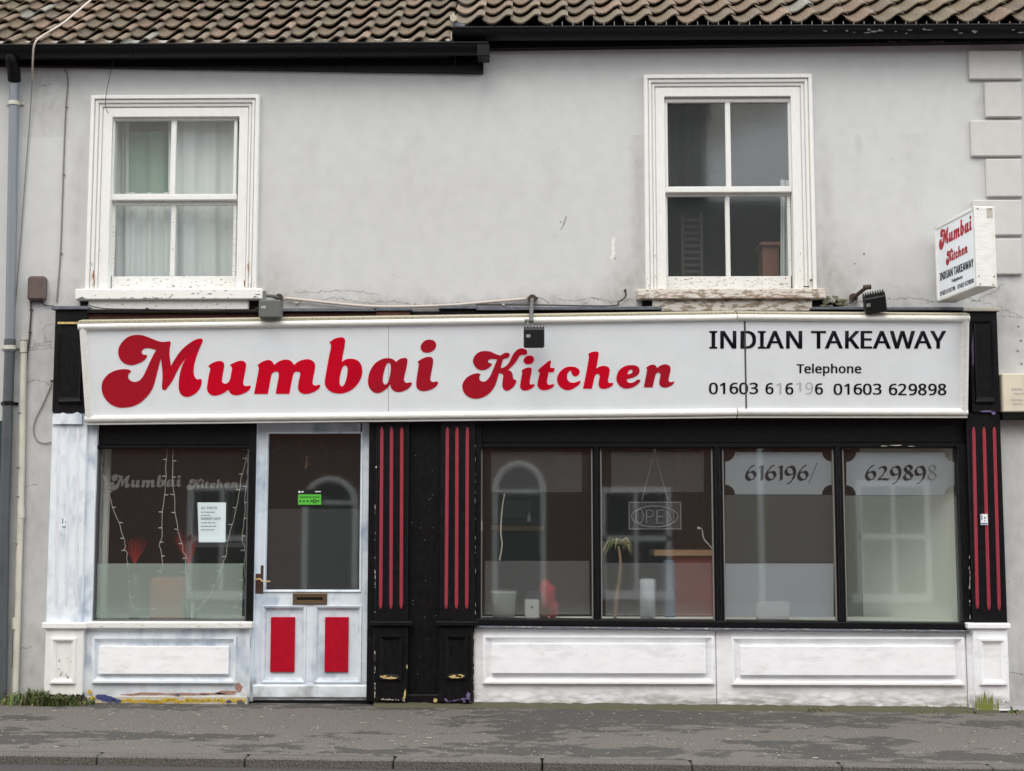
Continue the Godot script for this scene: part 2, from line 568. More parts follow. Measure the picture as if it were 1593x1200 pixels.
	mat("cream_box", c8(232, 222, 200), 0.7, T.mottle, Vector3(0.6, 0.6, 0.6))
	mat("green_dark", c8(44, 62, 58), 0.5)
	for k in ["black_gloss", "black_plain", "black_old", "vinyl_red", "vinyl_black", "red_panel", "red_stripe", "shadow_gap"]:
		M[k].metallic_specular = 0.2 if k.begins_with("vinyl") or k.begins_with("red") else 0.32
	for k in [["glass", 0.009, 0.03], ["glass_old", 0.015, 0.05]]:
		var g := StandardMaterial3D.new()
		g.resource_name = k[0]
		g.albedo_color = Color(0.95, 1.0, 0.98, k[1])
		g.roughness = k[2]
		g.transparency = BaseMaterial3D.TRANSPARENCY_ALPHA
		M[k[0]] = g
	for k in [["film", c8(142, 160, 152), 0.52], ["film_faint", c8(96, 96, 98), 0.30], ["film_door", c8(84, 88, 90), 0.16], ["film_pale", c8(134, 142, 147), 0.80], ["film_sage", c8(140, 150, 142), 0.34], ["film_crisp", c8(160, 169, 173), 0.68], ["film_grey", c8(120, 128, 124), 0.25], ["film_ghost", c8(150, 150, 148), 0.25]]:
		var f := StandardMaterial3D.new()
		f.resource_name = k[0]
		f.albedo_color = k[1]
		f.albedo_color.a = k[2]
		f.roughness = 0.7
		f.transparency = BaseMaterial3D.TRANSPARENCY_ALPHA
		M[k[0]] = f

	for k in [["film_blur", c8(236, 238, 238), 0.05, 0.26], ["film_mist", c8(222, 238, 230), 0.22, 0.22]]:
		var f := StandardMaterial3D.new()
		f.resource_name = k[0]
		f.albedo_color = k[1]
		f.albedo_color.a = k[2]
		f.roughness = k[3]
		f.refraction_enabled = true
		f.refraction_scale = 0.03
		f.transparency = BaseMaterial3D.TRANSPARENCY_ALPHA
		M[k[0]] = f

# ------------------------------------------------------------------ painted wear maps
func dab(img: Image, x: float, y: float, r: float, col: Color):
	var x0 := int(floor(x - r))
	var y0 := int(floor(y - r))
	for j in range(y0, int(y + r) + 2):
		for i in range(x0, int(x + r) + 2):
			if i < 0 or j < 0 or i >= img.get_width() or j >= img.get_height():
				continue
			var d := Vector2(i - x, j - y).length() / maxf(r, 0.5)
			var a := col.a * clampf(1.3 - d * d, 0.0, 1.0)
			if a <= 0.004:
				continue
			var o := img.get_pixel(i, j)
			var na := o.a + a * (1.0 - o.a)
			var m := col.lerp(o, o.a * (1.0 - a) / maxf(na, 1e-4))
			m.a = na
			img.set_pixel(i, j, m)

# smudges, scuffs and the splash of dirt that rises from the pavement; the map covers 2.5 m
func grime_map(sd: int, smudge: Color, much: float, stretch: float) -> ImageTexture:
	var f := FastNoiseLite.new()
	f.seed = sd
	f.frequency = 0.011
	f.fractal_octaves = 4
	var img := Image.create(512, 512, false, Image.FORMAT_RGBA8)
	var splash := Color(0.43, 0.41, 0.36)
	for j in 512:
		var h := (1.0 - (j + 0.5) / 512.0) * 2.5
		var foot := clampf(1.0 - h / 0.30, 0.0, 1.0)
		for i in 512:
			var ca := 81.5 * cos(TAU * i / 512.0)
			var sa := 81.5 * sin(TAU * i / 512.0)
			var n := f.get_noise_3d(ca, sa, j * stretch)
			var m := f.get_noise_3d(ca * 3.3 + 900.0, sa * 3.3, j * 3.3 * stretch)
			var a := much * (smoothstep(0.0, 0.5, n + 0.25 * m) + 0.35 * smoothstep(0.1, 0.5, m))
			var d := foot * foot * (0.55 + 0.7 * m + 0.5 * n)
			var col := smudge.lerp(splash, clampf(d * 2.5, 0.0, 1.0))
			col.a = clampf(maxf(a, d), 0.0, 0.85)
			img.set_pixel(i, j, col)
	var r := RandomNumberGenerator.new()
	r.seed = sd
	for k in 170:
		var p := Vector2(r.randf() * 512.0, 512.0 * (0.55 + 0.45 * r.randf()))
		var dir := Vector2.from_angle(r.randf() * TAU) * Vector2(1.6, 0.5)
		for q in int(2 + 14.0 * r.randf() * r.randf()):
			dab(img, p.x, p.y, 0.6, Color(0.36, 0.34, 0.33, 0.22))
			p += dir
	return ImageTexture.create_from_image(img)

func wall_px(x: float, y: float) -> Vector2:
	var p := P(x, y, 0.0)
	return Vector2((p.x + 4.6) / 9.2 * 2048.0, (1.0 - p.y / 4.6) * 1024.0)

func crack(img: Image, marks: Array, r: float, col: Color, jit := 2.0):
	var pts := []
	for i in range(0, marks.size(), 2):
		pts.append(wall_px(marks[i], marks[i + 1]))
	for i in pts.size() - 1:
		var n := int((pts[i + 1] - pts[i]).length() / 1.2) + 1
		for k in n:
			var p: Vector2 = pts[i].lerp(pts[i + 1], float(k) / n)
			p += Vector2(ns.get_noise_2d(p.x * 9.0, p.y * 9.0), ns.get_noise_2d(p.y * 9.0 + 300.0, p.x * 9.0)) * jit * 2.0
			var c := col
			c.a *= 0.55 + 0.45 * ns.get_noise_2d(p.x * 4.0, p.y * 4.0 + 70.0)
			dab(img, p.x, p.y, r, c)

func stain(img: Image, x: float, y: float, rx: float, ry: float, col: Color):
	var c := wall_px(x, y)
	var s := 2048.0 / 9.2 / 195.0
	rx *= s
	ry *= s
	for j in range(maxi(0, int(c.y - ry)), mini(1024, int(c.y + ry))):
		for i in range(maxi(0, int(c.x - rx)), mini(2048, int(c.x + rx))):
			var d := Vector2((i - c.x) / rx, (j - c.y) / ry).length() + 0.35 * ns.get_noise_2d(i * 2.2, j * 2.2)
			var a := col.a * clampf(1.0 - d, 0.0, 1.0) * (0.75 + 0.5 * ns.get_noise_2d(i * 6.0, j * 3.0))
			if a <= 0.004:
				continue
			var o := img.get_pixel(i, j)
			var na := o.a + a * (1.0 - o.a)
			var m := col.lerp(o, o.a * (1.0 - a) / maxf(na, 1e-4))
			m.a = na
			img.set_pixel(i, j, m)

func wall_wear() -> ImageTexture:
	var img := Image.create(2048, 1024, false, Image.FORMAT_RGBA8)
	img.fill(Color(0.5, 0.48, 0.46, 0.0))
	var dirt := Color(0.40, 0.385, 0.37, 0.35)
	var brown := Color(0.50, 0.46, 0.40, 0.32)
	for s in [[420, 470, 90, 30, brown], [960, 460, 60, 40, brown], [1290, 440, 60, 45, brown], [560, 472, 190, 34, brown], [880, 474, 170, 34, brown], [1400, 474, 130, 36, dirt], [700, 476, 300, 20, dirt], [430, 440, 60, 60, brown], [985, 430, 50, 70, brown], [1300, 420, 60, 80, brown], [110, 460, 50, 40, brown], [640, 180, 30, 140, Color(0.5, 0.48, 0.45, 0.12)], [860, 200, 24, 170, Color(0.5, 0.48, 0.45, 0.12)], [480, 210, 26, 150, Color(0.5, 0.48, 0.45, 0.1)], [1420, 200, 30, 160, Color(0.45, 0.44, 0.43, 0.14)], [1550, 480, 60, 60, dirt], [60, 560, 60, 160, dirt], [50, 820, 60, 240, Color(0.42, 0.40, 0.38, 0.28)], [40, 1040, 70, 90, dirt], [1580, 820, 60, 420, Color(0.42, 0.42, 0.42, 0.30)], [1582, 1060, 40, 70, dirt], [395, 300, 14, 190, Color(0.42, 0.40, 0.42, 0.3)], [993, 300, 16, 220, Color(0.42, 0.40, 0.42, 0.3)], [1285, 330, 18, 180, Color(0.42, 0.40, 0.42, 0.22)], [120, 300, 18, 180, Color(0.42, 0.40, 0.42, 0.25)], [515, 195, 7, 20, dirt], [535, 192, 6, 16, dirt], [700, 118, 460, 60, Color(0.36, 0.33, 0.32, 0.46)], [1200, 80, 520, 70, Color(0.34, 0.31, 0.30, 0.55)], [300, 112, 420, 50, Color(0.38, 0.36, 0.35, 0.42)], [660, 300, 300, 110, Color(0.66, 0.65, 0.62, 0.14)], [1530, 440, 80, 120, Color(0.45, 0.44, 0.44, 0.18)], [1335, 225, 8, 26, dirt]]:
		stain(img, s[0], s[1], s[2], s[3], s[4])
	var ink := Color(0.24, 0.22, 0.21, 0.75)
	for m in [[440, 466, 480, 470, 520, 463, 570, 472, 610, 468, 660, 476, 730, 470, 800, 473], [460, 455, 540, 452, 590, 458], [868, 466, 900, 468, 926, 462, 950, 470, 985, 466], [905, 474, 925, 463, 945, 472], [1440, 470, 1500, 462, 1530, 470, 1590, 492], [1300, 474, 1360, 466, 1420, 464, 1452, 468], [1510, 470, 1545, 455, 1560, 440], [0, 545, 20, 540, 40, 545, 80, 541], [20, 560, 40, 540, 80, 536], [68, 528, 66, 512, 80, 502], [52, 536, 80, 530], [30, 600, 55, 590, 80, 598], [1560, 492, 1593, 494], [1566, 1045, 1593, 1050], [30, 1010, 50, 1006], [22, 760, 60, 752]]:
		crack(img, m, 1.0, ink)
	for s in [[1344, 395, 2.2], [1330, 410, 1.5], [1584, 508, 2.2], [1588, 530, 2.4], [1583, 546, 2.2], [1589, 566, 2.4], [872, 345, 1.6], [812, 98, 1.6], [810, 110, 1.8], [1210, 440, 1.2], [957, 402, 1.6]]:
		var q := wall_px(s[0], s[1])
		dab(img, q.x, q.y, s[2] * 1.1, ink)
	crack(img, [881, 336, 877, 346, 873, 358], 1.6, Color(0.35, 0.34, 0.33, 0.8), 1.0)
	crack(img, [954, 370, 952, 380, 954, 392, 951, 404], 3.0, Color(0.9, 0.9, 0.87, 0.95), 2.0)
	crack(img, [1533, 90, 1540, 96, 1552, 92], 0.8, ink, 1.0)
	for k in 260:
		dab(img, rng.randf() * 2048.0, rng.randf() * 1024.0, 0.6 + rng.randf() * 0.9, Color(0.33, 0.31, 0.3, 0.15 + 0.3 * rng.randf()))
	return ImageTexture.create_from_image(img)

func damp_map() -> ImageTexture:
	var img := Image.create(1024, 256, false, Image.FORMAT_RGBA8)
	# dark damp areas: survey x, share of the way to the kerb, half lengths, strength
	var spots := [[880, 0.26, 170, 0.30, 1.0], [1060, 0.22, 210, 0.24, 1.0], [820, 0.55, 60, 0.22, 0.8], [1250, 0.22, 120, 0.12, 0.9], [1330, 0.34, 60, 0.08, 0.9], [1420, 0.2, 90, 0.1, 0.7], [1330, 0.66, 60, 0.07, 1.0], [1240, 0.85, 90, 0.14, 0.9], [1450, 0.9, 140, 0.1, 0.9], [960, 0.9, 110, 0.1, 0.9], [830, 0.88, 140, 0.1, 0.8], [250, 0.72, 200, 0.07, 0.9], [60, 0.78, 90, 0.14, 0.8], [200, 0.13, 110, 0.07, 0.8], [450, 0.86, 60, 0.05, 0.6], [620, 0.92, 160, 0.05, 0.6], [1180, 0.7, 50, 0.06, 0.7], [20, 0.4, 40, 0.06, 0.7], [1560, 0.3, 60, 0.08, 0.8], [700, 0.06, 700, 0.06, 0.6], [100, 0.05, 120, 0.09, 0.9], [560, 0.62, 40, 0.03, 0.6]]
	for s in spots:
		s[0] = P(s[0], 1130.0, 1.1).x
		s[2] = s[2] / 205.0
	for j in 256:
		var z := (j + 0.5) / 256.0
		for i in 1024:
			var x := (i + 0.5) / 1024.0 * 9.2 - 4.6
			var v := -9.0
			for s in spots:
				var dx: float = (x - s[0]) / s[2]
				var dz: float = (z - s[1]) / s[3]
				if absf(dx) > 2.0 or absf(dz) > 2.0:
					continue
				v = maxf(v, (1.0 - sqrt(dx * dx + dz * dz)) * s[4])
			if v < -1.5:
				img.set_pixel(i, j, Color(0.16, 0.155, 0.15, 0.0))
				continue
			v += 1.1 * ns.get_noise_2d(i * 2.6, j * 4.4) + 0.5 * ns.get_noise_2d(i * 9.0, j * 14.0)
			img.set_pixel(i, j, Color(0.235, 0.228, 0.218, 0.84 * smoothstep(-0.05, 0.18, v)))
	return ImageTexture.create_from_image(img)

# ------------------------------------------------------------------ street
func street():
	var slope := Basis(Vector3(0, 0, 1), atan(FALL - 0.0013 * 2.36))
	var st := begin()
	box(st, Vector3(-120, -1.6, -60), Vector3(120, -1.5, 120), 0.0)
	put("ground", st, M.soil).set_meta("kind", "structure")
	st = begin()
	box(st, Vector3(-60, -0.3, 2.40), Vector3(60, -0.088, 10.9), 0.0, Transform3D(slope, Vector3()))
	put("road", st, M.road_tar).set_meta("kind", "structure")
	# pavement, with its damp map laid on by the second uv
	var pm := mat("pavement_tar", c8(122, 116, 110), 0.85, T.tar, Vector3(1.7, 1.7, 1.7), T.n_fine, 0.7)
	pm.detail_enabled = true
	pm.detail_albedo = damp_map()
	pm.detail_uv_layer = BaseMaterial3D.DETAIL_UV_2
	st = begin()
	for i in range(-24, 24):
		var q := []
		for v in [[i, 0.0], [i + 1, 0.0], [i + 1, 2.3], [i, 2.3]]:
			q.append(Vector3(v[0] * 0.575, ground(v[0] * 0.575, v[1]), v[1]))
		for k in [0, 1, 2, 0, 2, 3]:
			st.set_uv2(Vector2((q[k].x + 4.6) / 9.2, q[k].z / 2.3))
			st.add_vertex(q[k])
	put("pavement", st, pm).set_meta("kind", "structure")
	var kerb := Node3D.new()
	kerb.name = "kerb"
	kerb.set_meta("kind", "structure")
	add_child(kerb)
	var x0 := P(155, 1178, 2.36).x
	for k in range(-9, 14):
		st = begin()
		var l := 0.908 + rng.randf() * 0.004
		box(st, Vector3(0.004, -0.2, -0.065), Vector3(l, 0.0, 0.065), 0.009)
		var o := put("kerb_stone", st, M.kerb_stone, kerb)
		var x := x0 + 0.915 * k
		o.transform = Transform3D(slope.rotated(Vector3(1, 0, 0), 0.02 * rng.randf()), Vector3(x, ground(x, 2.36) + rng.randf() * 0.004, 2.365))
	# flattened chewing gum and pale specks trodden into the tarmac
	st = begin()
	for k in 170:
		var x := -4.4 + 8.8 * rng.randf()
		var z := 0.2 + 2.0 * rng.randf()
		var r := 0.006 + 0.012 * rng.randf() * rng.randf()
		var ring := []
		for j in 9:
			var a := TAU * j / 9.0
			ring.append(Vector3(x + cos(a) * r * 1.4 * (0.7 + 0.4 * rng.randf()), 0, z + sin(a) * r * (0.7 + 0.4 * rng.randf())))
		for v in ring.size():
			ring[v].y = ground(ring[v].x, ring[v].z) + 0.004
		face(st, ring, Vector3.UP)
	var gum := put("chewing_gum", st, M.gum)
	gum.set_meta("kind", "stuff")
	tag(gum, "pale flattened specks of gum scattered over the grey pavement", "gum")
	# loose grit and pale chippings on the tarmac and along the kerb
	st = begin()
	for k in 5200:
		var x := -5.0 + 10.0 * rng.randf()
		var z := 0.06 + 2.22 * rng.randf()
		if k % 5 == 0:
			z = 2.48 + 0.5 * rng.randf()
		var y := ground(x, minf(z, 2.3)) + 0.002 if z < 2.3 else FALL * x - 0.085
		var r := 0.002 + 0.005 * rng.randf() * rng.randf()
		var a := rng.randf() * TAU
		var v := 0.05 + 0.05 * rng.randf() if rng.randf() < 0.45 else 0.2 + 0.22 * rng.randf()
		tint = Color(v, v * 0.96, v * 0.9)
		var tip := Vector3(x, y + r * 0.7, z)
		var c := []
		for j in 3:
			c.append(Vector3(x + cos(a + j * 2.1) * r * 1.5, y, z + sin(a + j * 2.1) * r * 1.5))
		for j in 3:
			face(st, [tip, c[j], c[(j + 1) % 3]], Vector3.UP)
	var grit := put("grit", st, M.grit_stone)
	grit.set_meta("kind", "stuff")
	tag(grit, "loose grit and pale chippings scattered over pavement and gutter", "grit")
	# mossy fillet where the shop front meets the path
	st = begin()
	var last := []
	for i in 90:
		var x := -1.24 + 4.86 * i / 89.0
		var dz := 0.10 + 0.045 * ns.get_noise_1d(i * 14.0) + 0.02 * rng.randf()
		var row := [Vector3(x, ground(x) + 0.03 + 0.012 * rng.randf(), 0.05), Vector3(x, ground(x) + 0.014, 0.05 + dz * 0.8), Vector3(x, ground(x) - 0.004, 0.07 + dz)]
		if last:
			face(st, [last[0], row[0], row[1], last[1]], Vector3.UP)
			face(st, [last[1], row[1], row[2], last[2]], Vector3.UP)
		last = row
	var fillet := put("moss", st, M.path_moss)
	fillet.set_meta("kind", "stuff")
	tag(fillet, "thin olive moss line along the foot of the shop front", "moss")
	weeds("weeds", "green weeds and grass growing at the foot of the left white pilaster", [[4, 1098, 30, 6], [18, 1098, 50, 13], [36, 1098, 40, 8], [52, 1098, 130, 15], [64, 1100, 150, 13], [78, 1100, 190, 11], [92, 1100, 210, 11], [108, 1102, 150, 10], [122, 1100, 70, 7], [132, 1100, 24, 5]], 0.19)
	weeds("weeds", "small tuft of green weed under the right window riser", [[1273, 1103, 26, 5], [1270, 1105, 16, 4]], 0.12)
	weeds("weeds", "thin dry weeds at the foot of the right white pilaster", [[1500, 1106, 16, 4], [1510, 1107, 14, 4], [1440, 1106, 12, 3], [1572, 1108, 10, 5], [1585, 1110, 18, 4]], 0.14)

func weeds(called: String, label: String, spots: Array, z: float):
	var st := begin()
	for s in spots:
		var c := P(s[0], s[1], z)
		c.y = ground(c.x, z)
		for k in s[2]:
			var a := rng.randf() * TAU
			var h: float = s[3] / 145.0 * (0.5 + 0.75 * rng.randf())
			var root := c + Vector3((rng.randf() - 0.5) * 0.14, 0, (rng.randf() - 0.5) * 0.24)
			var lean := Vector3(cos(a), 0, sin(a)) * h * (0.3 + 0.9 * rng.randf())
			var w := Vector3(-sin(a), 0, cos(a)) * (0.003 + 0.009 * rng.randf() * rng.randf())
			var g := 0.35 + 0.6 * rng.randf()
			tint = Color(0.10 * g, 0.17 * g, 0.03 * g).lerp(Color(0.20 * g, 0.22 * g, 0.05), rng.randf() * 0.5) if rng.randf() < 0.82 else Color(0.24, 0.18, 0.10)
			var m := root + lean * 0.45 + Vector3(0, h * 0.7, 0)
			face(st, [root - w, root + w, m + w, m - w], Vector3(0, 1, 0))
			face(st, [m - w, m + w, root + lean + Vector3(0, h * (0.75 + 0.3 * rng.randf()), 0)], Vector3(0, 1, 0))
	var o := put(called, st, M.weed)
	o.set_meta("kind", "stuff")
	tag(o, label, "weeds")

# ------------------------------------------------------------------ the house
func wall_sheet(st: SurfaceTool, r: Array, holes: Array, z0: float, z1: float):
	st.set_uv2(Vector2.ZERO)
	var xs := [r[0], r[2]]
	var ys := [r[1], r[3]]
	for h in holes:
		xs.append_array([h[0], h[2]])
		ys.append_array([h[1], h[3]])
	xs.sort()
	ys.sort()
	for i in xs.size() - 1:
		for j in ys.size() - 1:
			var cx: float = (xs[i] + xs[i + 1]) / 2
			var cy: float = (ys[j] + ys[j + 1]) / 2
			if xs[i + 1] - xs[i] < 1e-5 or ys[j + 1] - ys[j] < 1e-5:
				continue
			if holes.any(func(h): return cx > h[0] and cx < h[2] and cy > h[1] and cy < h[3]):
				continue
			for z in [z1, z0]:
				var q := [Vector3(xs[i], ys[j], z), Vector3(xs[i], ys[j + 1], z), Vector3(xs[i + 1], ys[j + 1], z), Vector3(xs[i + 1], ys[j], z)]
				for k in ([0, 1, 2, 0, 2, 3] if z == z1 else [0, 2, 1, 0, 3, 2]):
					st.set_color(Color.WHITE)
					st.set_uv2(Vector2((q[k].x + 4.6) / 9.2, 1.0 - q[k].y / 4.6))
					st.add_vertex(q[k])
	for h in holes + [r]:
		var s := 1.0 if h != r else -1.0
		for e in [[h[0], h[1], h[0], h[3], Vector3(s, 0, 0)], [h[2], h[1], h[2], h[3], Vector3(-s, 0, 0)], [h[0], h[3], h[2], h[3], Vector3(0, -s, 0)], [h[0], h[1], h[2], h[1], Vector3(0, s, 0)]]:
			face(st, [Vector3(e[0], e[1], z0), Vector3(e[2], e[3], z0), Vector3(e[2], e[3], z1), Vector3(e[0], e[1], z1)], e[4])

var building: Node3D

func house():
	building = thing("shop_house", "grey rendered two-storey terraced house with a takeaway on its ground floor", "building")
	var wl := R(146, 158, 392, 455, 0.0)
	var wr := R(1013, 128, 1257, 455, 0.0)
	var shop := R(92, 500, 1550, 1000, 0.0)
	shop[1] = -0.3
	var wm: StandardMaterial3D = M.render
	wm.detail_enabled = true
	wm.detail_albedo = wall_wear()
	wm.detail_uv_layer = BaseMaterial3D.DETAIL_UV_2
	var st := begin()
	wall_sheet(st, [-7.0, -0.6, 7.0, 5.42], [wl, wr, shop], -0.25, 0.0)
	put("wall", st, wm, building)
	# rusticated quoins at the party line
	for q in [[1508, 78, 123], [1533, 128, 182], [1511, 187, 243], [1535, 247, 306], [1514, 311, 366], [1538, 371, 427]]:
		st = begin()
		pb(st, q[0], q[1], 1591, q[2], 0.0, 0.035, 0.012)
		put("quoin_block", st, M.quoin, building)
	sash_window([137, 148, 401, 452], [172, 181, 368, 440], 269, [302, 311, 319], 430, [116, 449, 408, 466], [137, 467, 386, 482], 0)
	sash_window([1003, 116, 1267, 452], [1034, 153, 1232, 440], 1133, [290, 299, 305], 430, [991, 449, 1286, 465], [1015, 466, 1264, 486], 1)
	# rooms: closed boxes behind the openings
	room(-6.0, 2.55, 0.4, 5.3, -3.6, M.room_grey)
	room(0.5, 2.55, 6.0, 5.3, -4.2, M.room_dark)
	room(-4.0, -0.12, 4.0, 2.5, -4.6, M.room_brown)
	# boards under the eaves
	st = begin()
	var a := P(0, 103, 0.03)
	var b := P(752, 114, 0.03)
	var t := P(300, 84, 0.03).y
	slab(st, PackedVector2Array([Vector2(-7, t), Vector2(-7, a.y + 0.06), Vector2(a.x, a.y), Vector2(b.x, b.y), Vector2(b.x, t)]), 0.0, 0.05, func(v, h): return Vector3(v.x, v.y, 0.002 + h))
	put("eaves_board", st, M.black_plain, building)
	st = begin()
	a = P(705, 79, 0.03)
	b = P(1593, 67, 0.03)
	t = P(1200, 50, 0.03).y
	slab(st, PackedVector2Array([Vector2(a.x, t), Vector2(a.x, a.y), Vector2(b.x, b.y), Vector2(7, b.y + 0.03), Vector2(7, t)]), 0.0, 0.075, func(v, h): return Vector3(v.x, v.y, 0.003 + h))
	put("eaves_board", st, M.black_old, building)
	# neighbours on both sides keep the street closed
	var nb := thing("neighbour_house", "grey rendered house adjoining on the right beyond the quoins", "building")
	st = begin()
	wall_sheet(st, [7.0, -0.6, 16.0, 5.42], [], -0.25, -0.01)
	put("wall", st, M.quoin, nb)
	nb = thing("neighbour_house", "pale rendered house adjoining on the left past the grey downpipe", "building")
	st = begin()
	wall_sheet(st, [-16.0, -0.6, -7.0, 5.42], [], -0.25, -0.01)
	put("wall", st, M.quoin, nb)
	st = begin()
	pb(st, -420, 655, 2, 1092, 0.0, 0.03)
	put("shop_panel", st, M.green_dark, nb)

func room(x0: float, y0: float, x1: float, y1: float, zb: float, m: Material):
	var st := begin()
	var t := 0.1
	box(st, Vector3(x0, y0 - t, zb), Vector3(x1, y0, -0.26), 0.0)
	box(st, Vector3(x0, y1, zb), Vector3(x1, y1 + t, -0.26), 0.0)
	box(st, Vector3(x0 - t, y0 - t, zb), Vector3(x0, y1 + t, -0.26), 0.0)
	box(st, Vector3(x1, y0 - t, zb), Vector3(x1 + t, y1 + t, -0.26), 0.0)
	box(st, Vector3(x0 - t, y0 - t, zb - t), Vector3(x1 + t, y1 + t, zb), 0.0)
	put("room_lining", st, m, building)

func sash_window(o: Array, g: Array, mid: float, meet: Array, low: float, sill: Array, apron: Array, kind: int):
	var w := part("sash_window", building)
	var r := R(o[0], o[1], o[2], o[3], 0.05)
	var st := begin()
	var d := 0.17
	frame(st, r, [Vector2(0, 0.0), Vector2(0, 0.058), Vector2(0.008, 0.064), Vector2(0.030, 0.064), Vector2(0.033, 0.038), Vector2(0.038, 0.038), Vector2(0.041, 0.052), Vector2(0.060, 0.046), Vector2(0.064, 0.022), Vector2(0.069, 0.022), Vector2(0.072, 0.036), Vector2(0.088, 0.030), Vector2(0.091, 0.008), Vector2(0.096, 0.008), Vector2(0.098, 0.020), Vector2(d, 0.018), Vector2(d, -0.13)], "tlr")
	put("architrave", st, M.white_old, w)
	# upper sash in front, lower sash behind it
	st = begin()
	pb(st, g[0], g[1], g[2], g[1] + 6, -0.06, -0.022)
	pb(st, g[0], g[1] + 6, g[0] + 5, meet[0], -0.06, -0.023)
	pb(st, g[2] - 5, g[1] + 6, g[2], meet[0], -0.06, -0.023)
	pb(st, mid - 4, g[1] + 6, mid + 4, meet[0], -0.058, -0.026)
	pb(st, g[0], meet[0], g[2], meet[1], -0.06, -0.018)
	put("upper_sash", st, M.white_old, w)
	st = begin()
	pb(st, g[0] + 1, meet[1], g[2] - 1, meet[2], -0.11, -0.066)
	pb(st, g[0] + 1, meet[2], g[0] + 5, low, -0.11, -0.067)
	pb(st, g[2] - 6, meet[2], g[2] - 1, low, -0.11, -0.067)
	pb(st, mid - 4, meet[2], mid + 3, low, -0.108, -0.070)
	pb(st, g[0] + 1, low, g[2] - 1, sill[1] + 2, -0.11, -0.064)
	put("lower_sash", st, M.white_peel, w)
	for p in [[g[0] + 3, g[1] + 3, mid, meet[0] + 2, -0.042], [mid, g[1] + 3, g[2] - 3, meet[0] + 2, -0.042], [g[0] + 3, meet[1] + 3, mid, low + 3, -0.09], [mid, meet[1] + 3, g[2] - 3, low + 3, -0.09]]:
		st = begin()
		pb(st, p[0], p[1], p[2], p[3], p[4] - 0.004, p[4], 0.0)
		var pane := put("pane", st, M.glass_old, w)
		# old hand-made panes are never quite in one plane
		var c := P((p[0] + p[2]) / 2, (p[1] + p[3]) / 2, p[4])
		pane.transform = Transform3D(Basis(Vector3(1, 0, 0), (rng.randf() - 0.5) * 0.003) * Basis(Vector3.UP, (rng.randf() - 0.5) * 0.002), Vector3()).translated_local(Vector3())
		pane.position = c - pane.basis * c
	# sill and the board below it
	st = begin()
	pb(st, sill[0], sill[1], sill[2], sill[3], -0.12, 0.10, 0.008)
	put("sill", st, M.white_old if kind == 0 else M.white_bare, w)
	st = begin()
	pb(st, apron[0], apron[1], apron[2], apron[3], 0.0, 0.06, 0.006)
	put("apron_board", st, M.white_peel if kind == 0 else M.white_bare, w)
	st = begin()
	pb(st, sill[0] + 8, apron[1], apron[0], apron[3], 0.0, 0.02, 0.006)
	pb(st, apron[2], apron[1], sill[2] - 6, apron[3], 0.0, 0.02, 0.006)
	put("sill_packing", st, M.shadow_gap, w)
	for q in ([[145, 428, 2, 10], [146, 440, 1.5, 8], [386, 415, 1.5, 12], [380, 440, 1.5, 8]] if kind == 0 else [[1262, 436, 3, 3], [1255, 446, 8, 2]]):
		st = begin()
		flake(st, q[0], q[1], q[2], q[3], 0.064)
		put("stain", st, M.rust if kind == 0 else M.dark_mark, w)
	# split and flaked paint along the sill, the bottom rail and the foot of the frame
	st = begin()
	for k in (46 if kind == 0 else 80):
		var x := lerpf(sill[0] + 4, sill[2] - 4, rng.randf())
		var low_edge := rng.randf() < 0.6
		flake(st, x, (sill[3] - 1.5 - 2.0 * rng.randf()) if low_edge else lerpf(sill[1] + 2, sill[3] - 2, rng.randf()), 1 + 6 * rng.randf() * rng.randf(), 0.4 + 0.8 * rng.randf(), 0.1005, 0.5, 9, 0.001)
	for k in (16 if kind == 0 else 44):
		flake(st, lerpf(g[0] + 6, g[2] - 6, rng.randf()), lerpf(low + 3, sill[1] - 1, rng.randf()), 1 + 5 * rng.randf() * rng.randf(), 0.3 + 0.7 * rng.randf(), -0.0635, 0.5, 8, 0.001)
	for k in 22:
		var left := rng.randf() < 0.5
		flake(st, (o[0] + 2 + 22 * rng.randf()) if left else (o[2] - 3 - 22 * rng.randf()), sill[1] - 2 - 60 * rng.randf() * rng.randf(), 0.3 + 0.5 * rng.randf(), 1 + 5 * rng.randf() * rng.randf(), 0.064, 0.5, 8, 0.001)
	put("flaked_paint", st, M.dark_mark if kind == 0 else M.pink_flake, w)

# ------------------------------------------------------------------ roofs
func pantile(w: float, l: float) -> ArrayMesh:
	var st := begin()
	var th := 0.013
	var n := 11
	var top := []
	for j in 2:
		var row := []
		for i in n + 1:
			var u := float(i) / n
			var y := -0.034 * sin(PI * clampf(u / 0.62, 0, 1)) if u < 0.62 else 0.037 * sin(PI * clampf((u - 0.62) / 0.5, 0, 1))
			row.append(Vector3((u - 0.02) * w, y, -l * j))
		top.append(row)
	var dn := Vector3(0, -th, 0)
	st.set_smooth_group(2)
	for i in n:
		face(st, [top[0][i], top[0][i + 1], top[1][i + 1], top[1][i]], Vector3.UP)
	st.set_smooth_group(3)
	for i in n:
		face(st, [top[0][i] + dn, top[0][i + 1] + dn, top[1][i + 1] + dn, top[1][i] + dn], Vector3.DOWN)
	st.set_smooth_group(-1)
	for i in n:
		face(st, [top[0][i], top[0][i + 1], top[0][i + 1] + dn, top[0][i] + dn], Vector3(0, 0, 1))
	for i in [0, n]:
		face(st, [top[0][i], top[1][i], top[1][i] + dn, top[0][i] + dn], Vector3(-1 if i == 0 else 1, 0, 0))
	st.generate_normals()
	return st.commit()

func pixel_of(p: Vector3) -> Vector2:
	var q := look.inverse() * (p - EYE)
	return Vector2(796.5 - q.x / q.z * F, 600.0 + q.y / q.z * F)

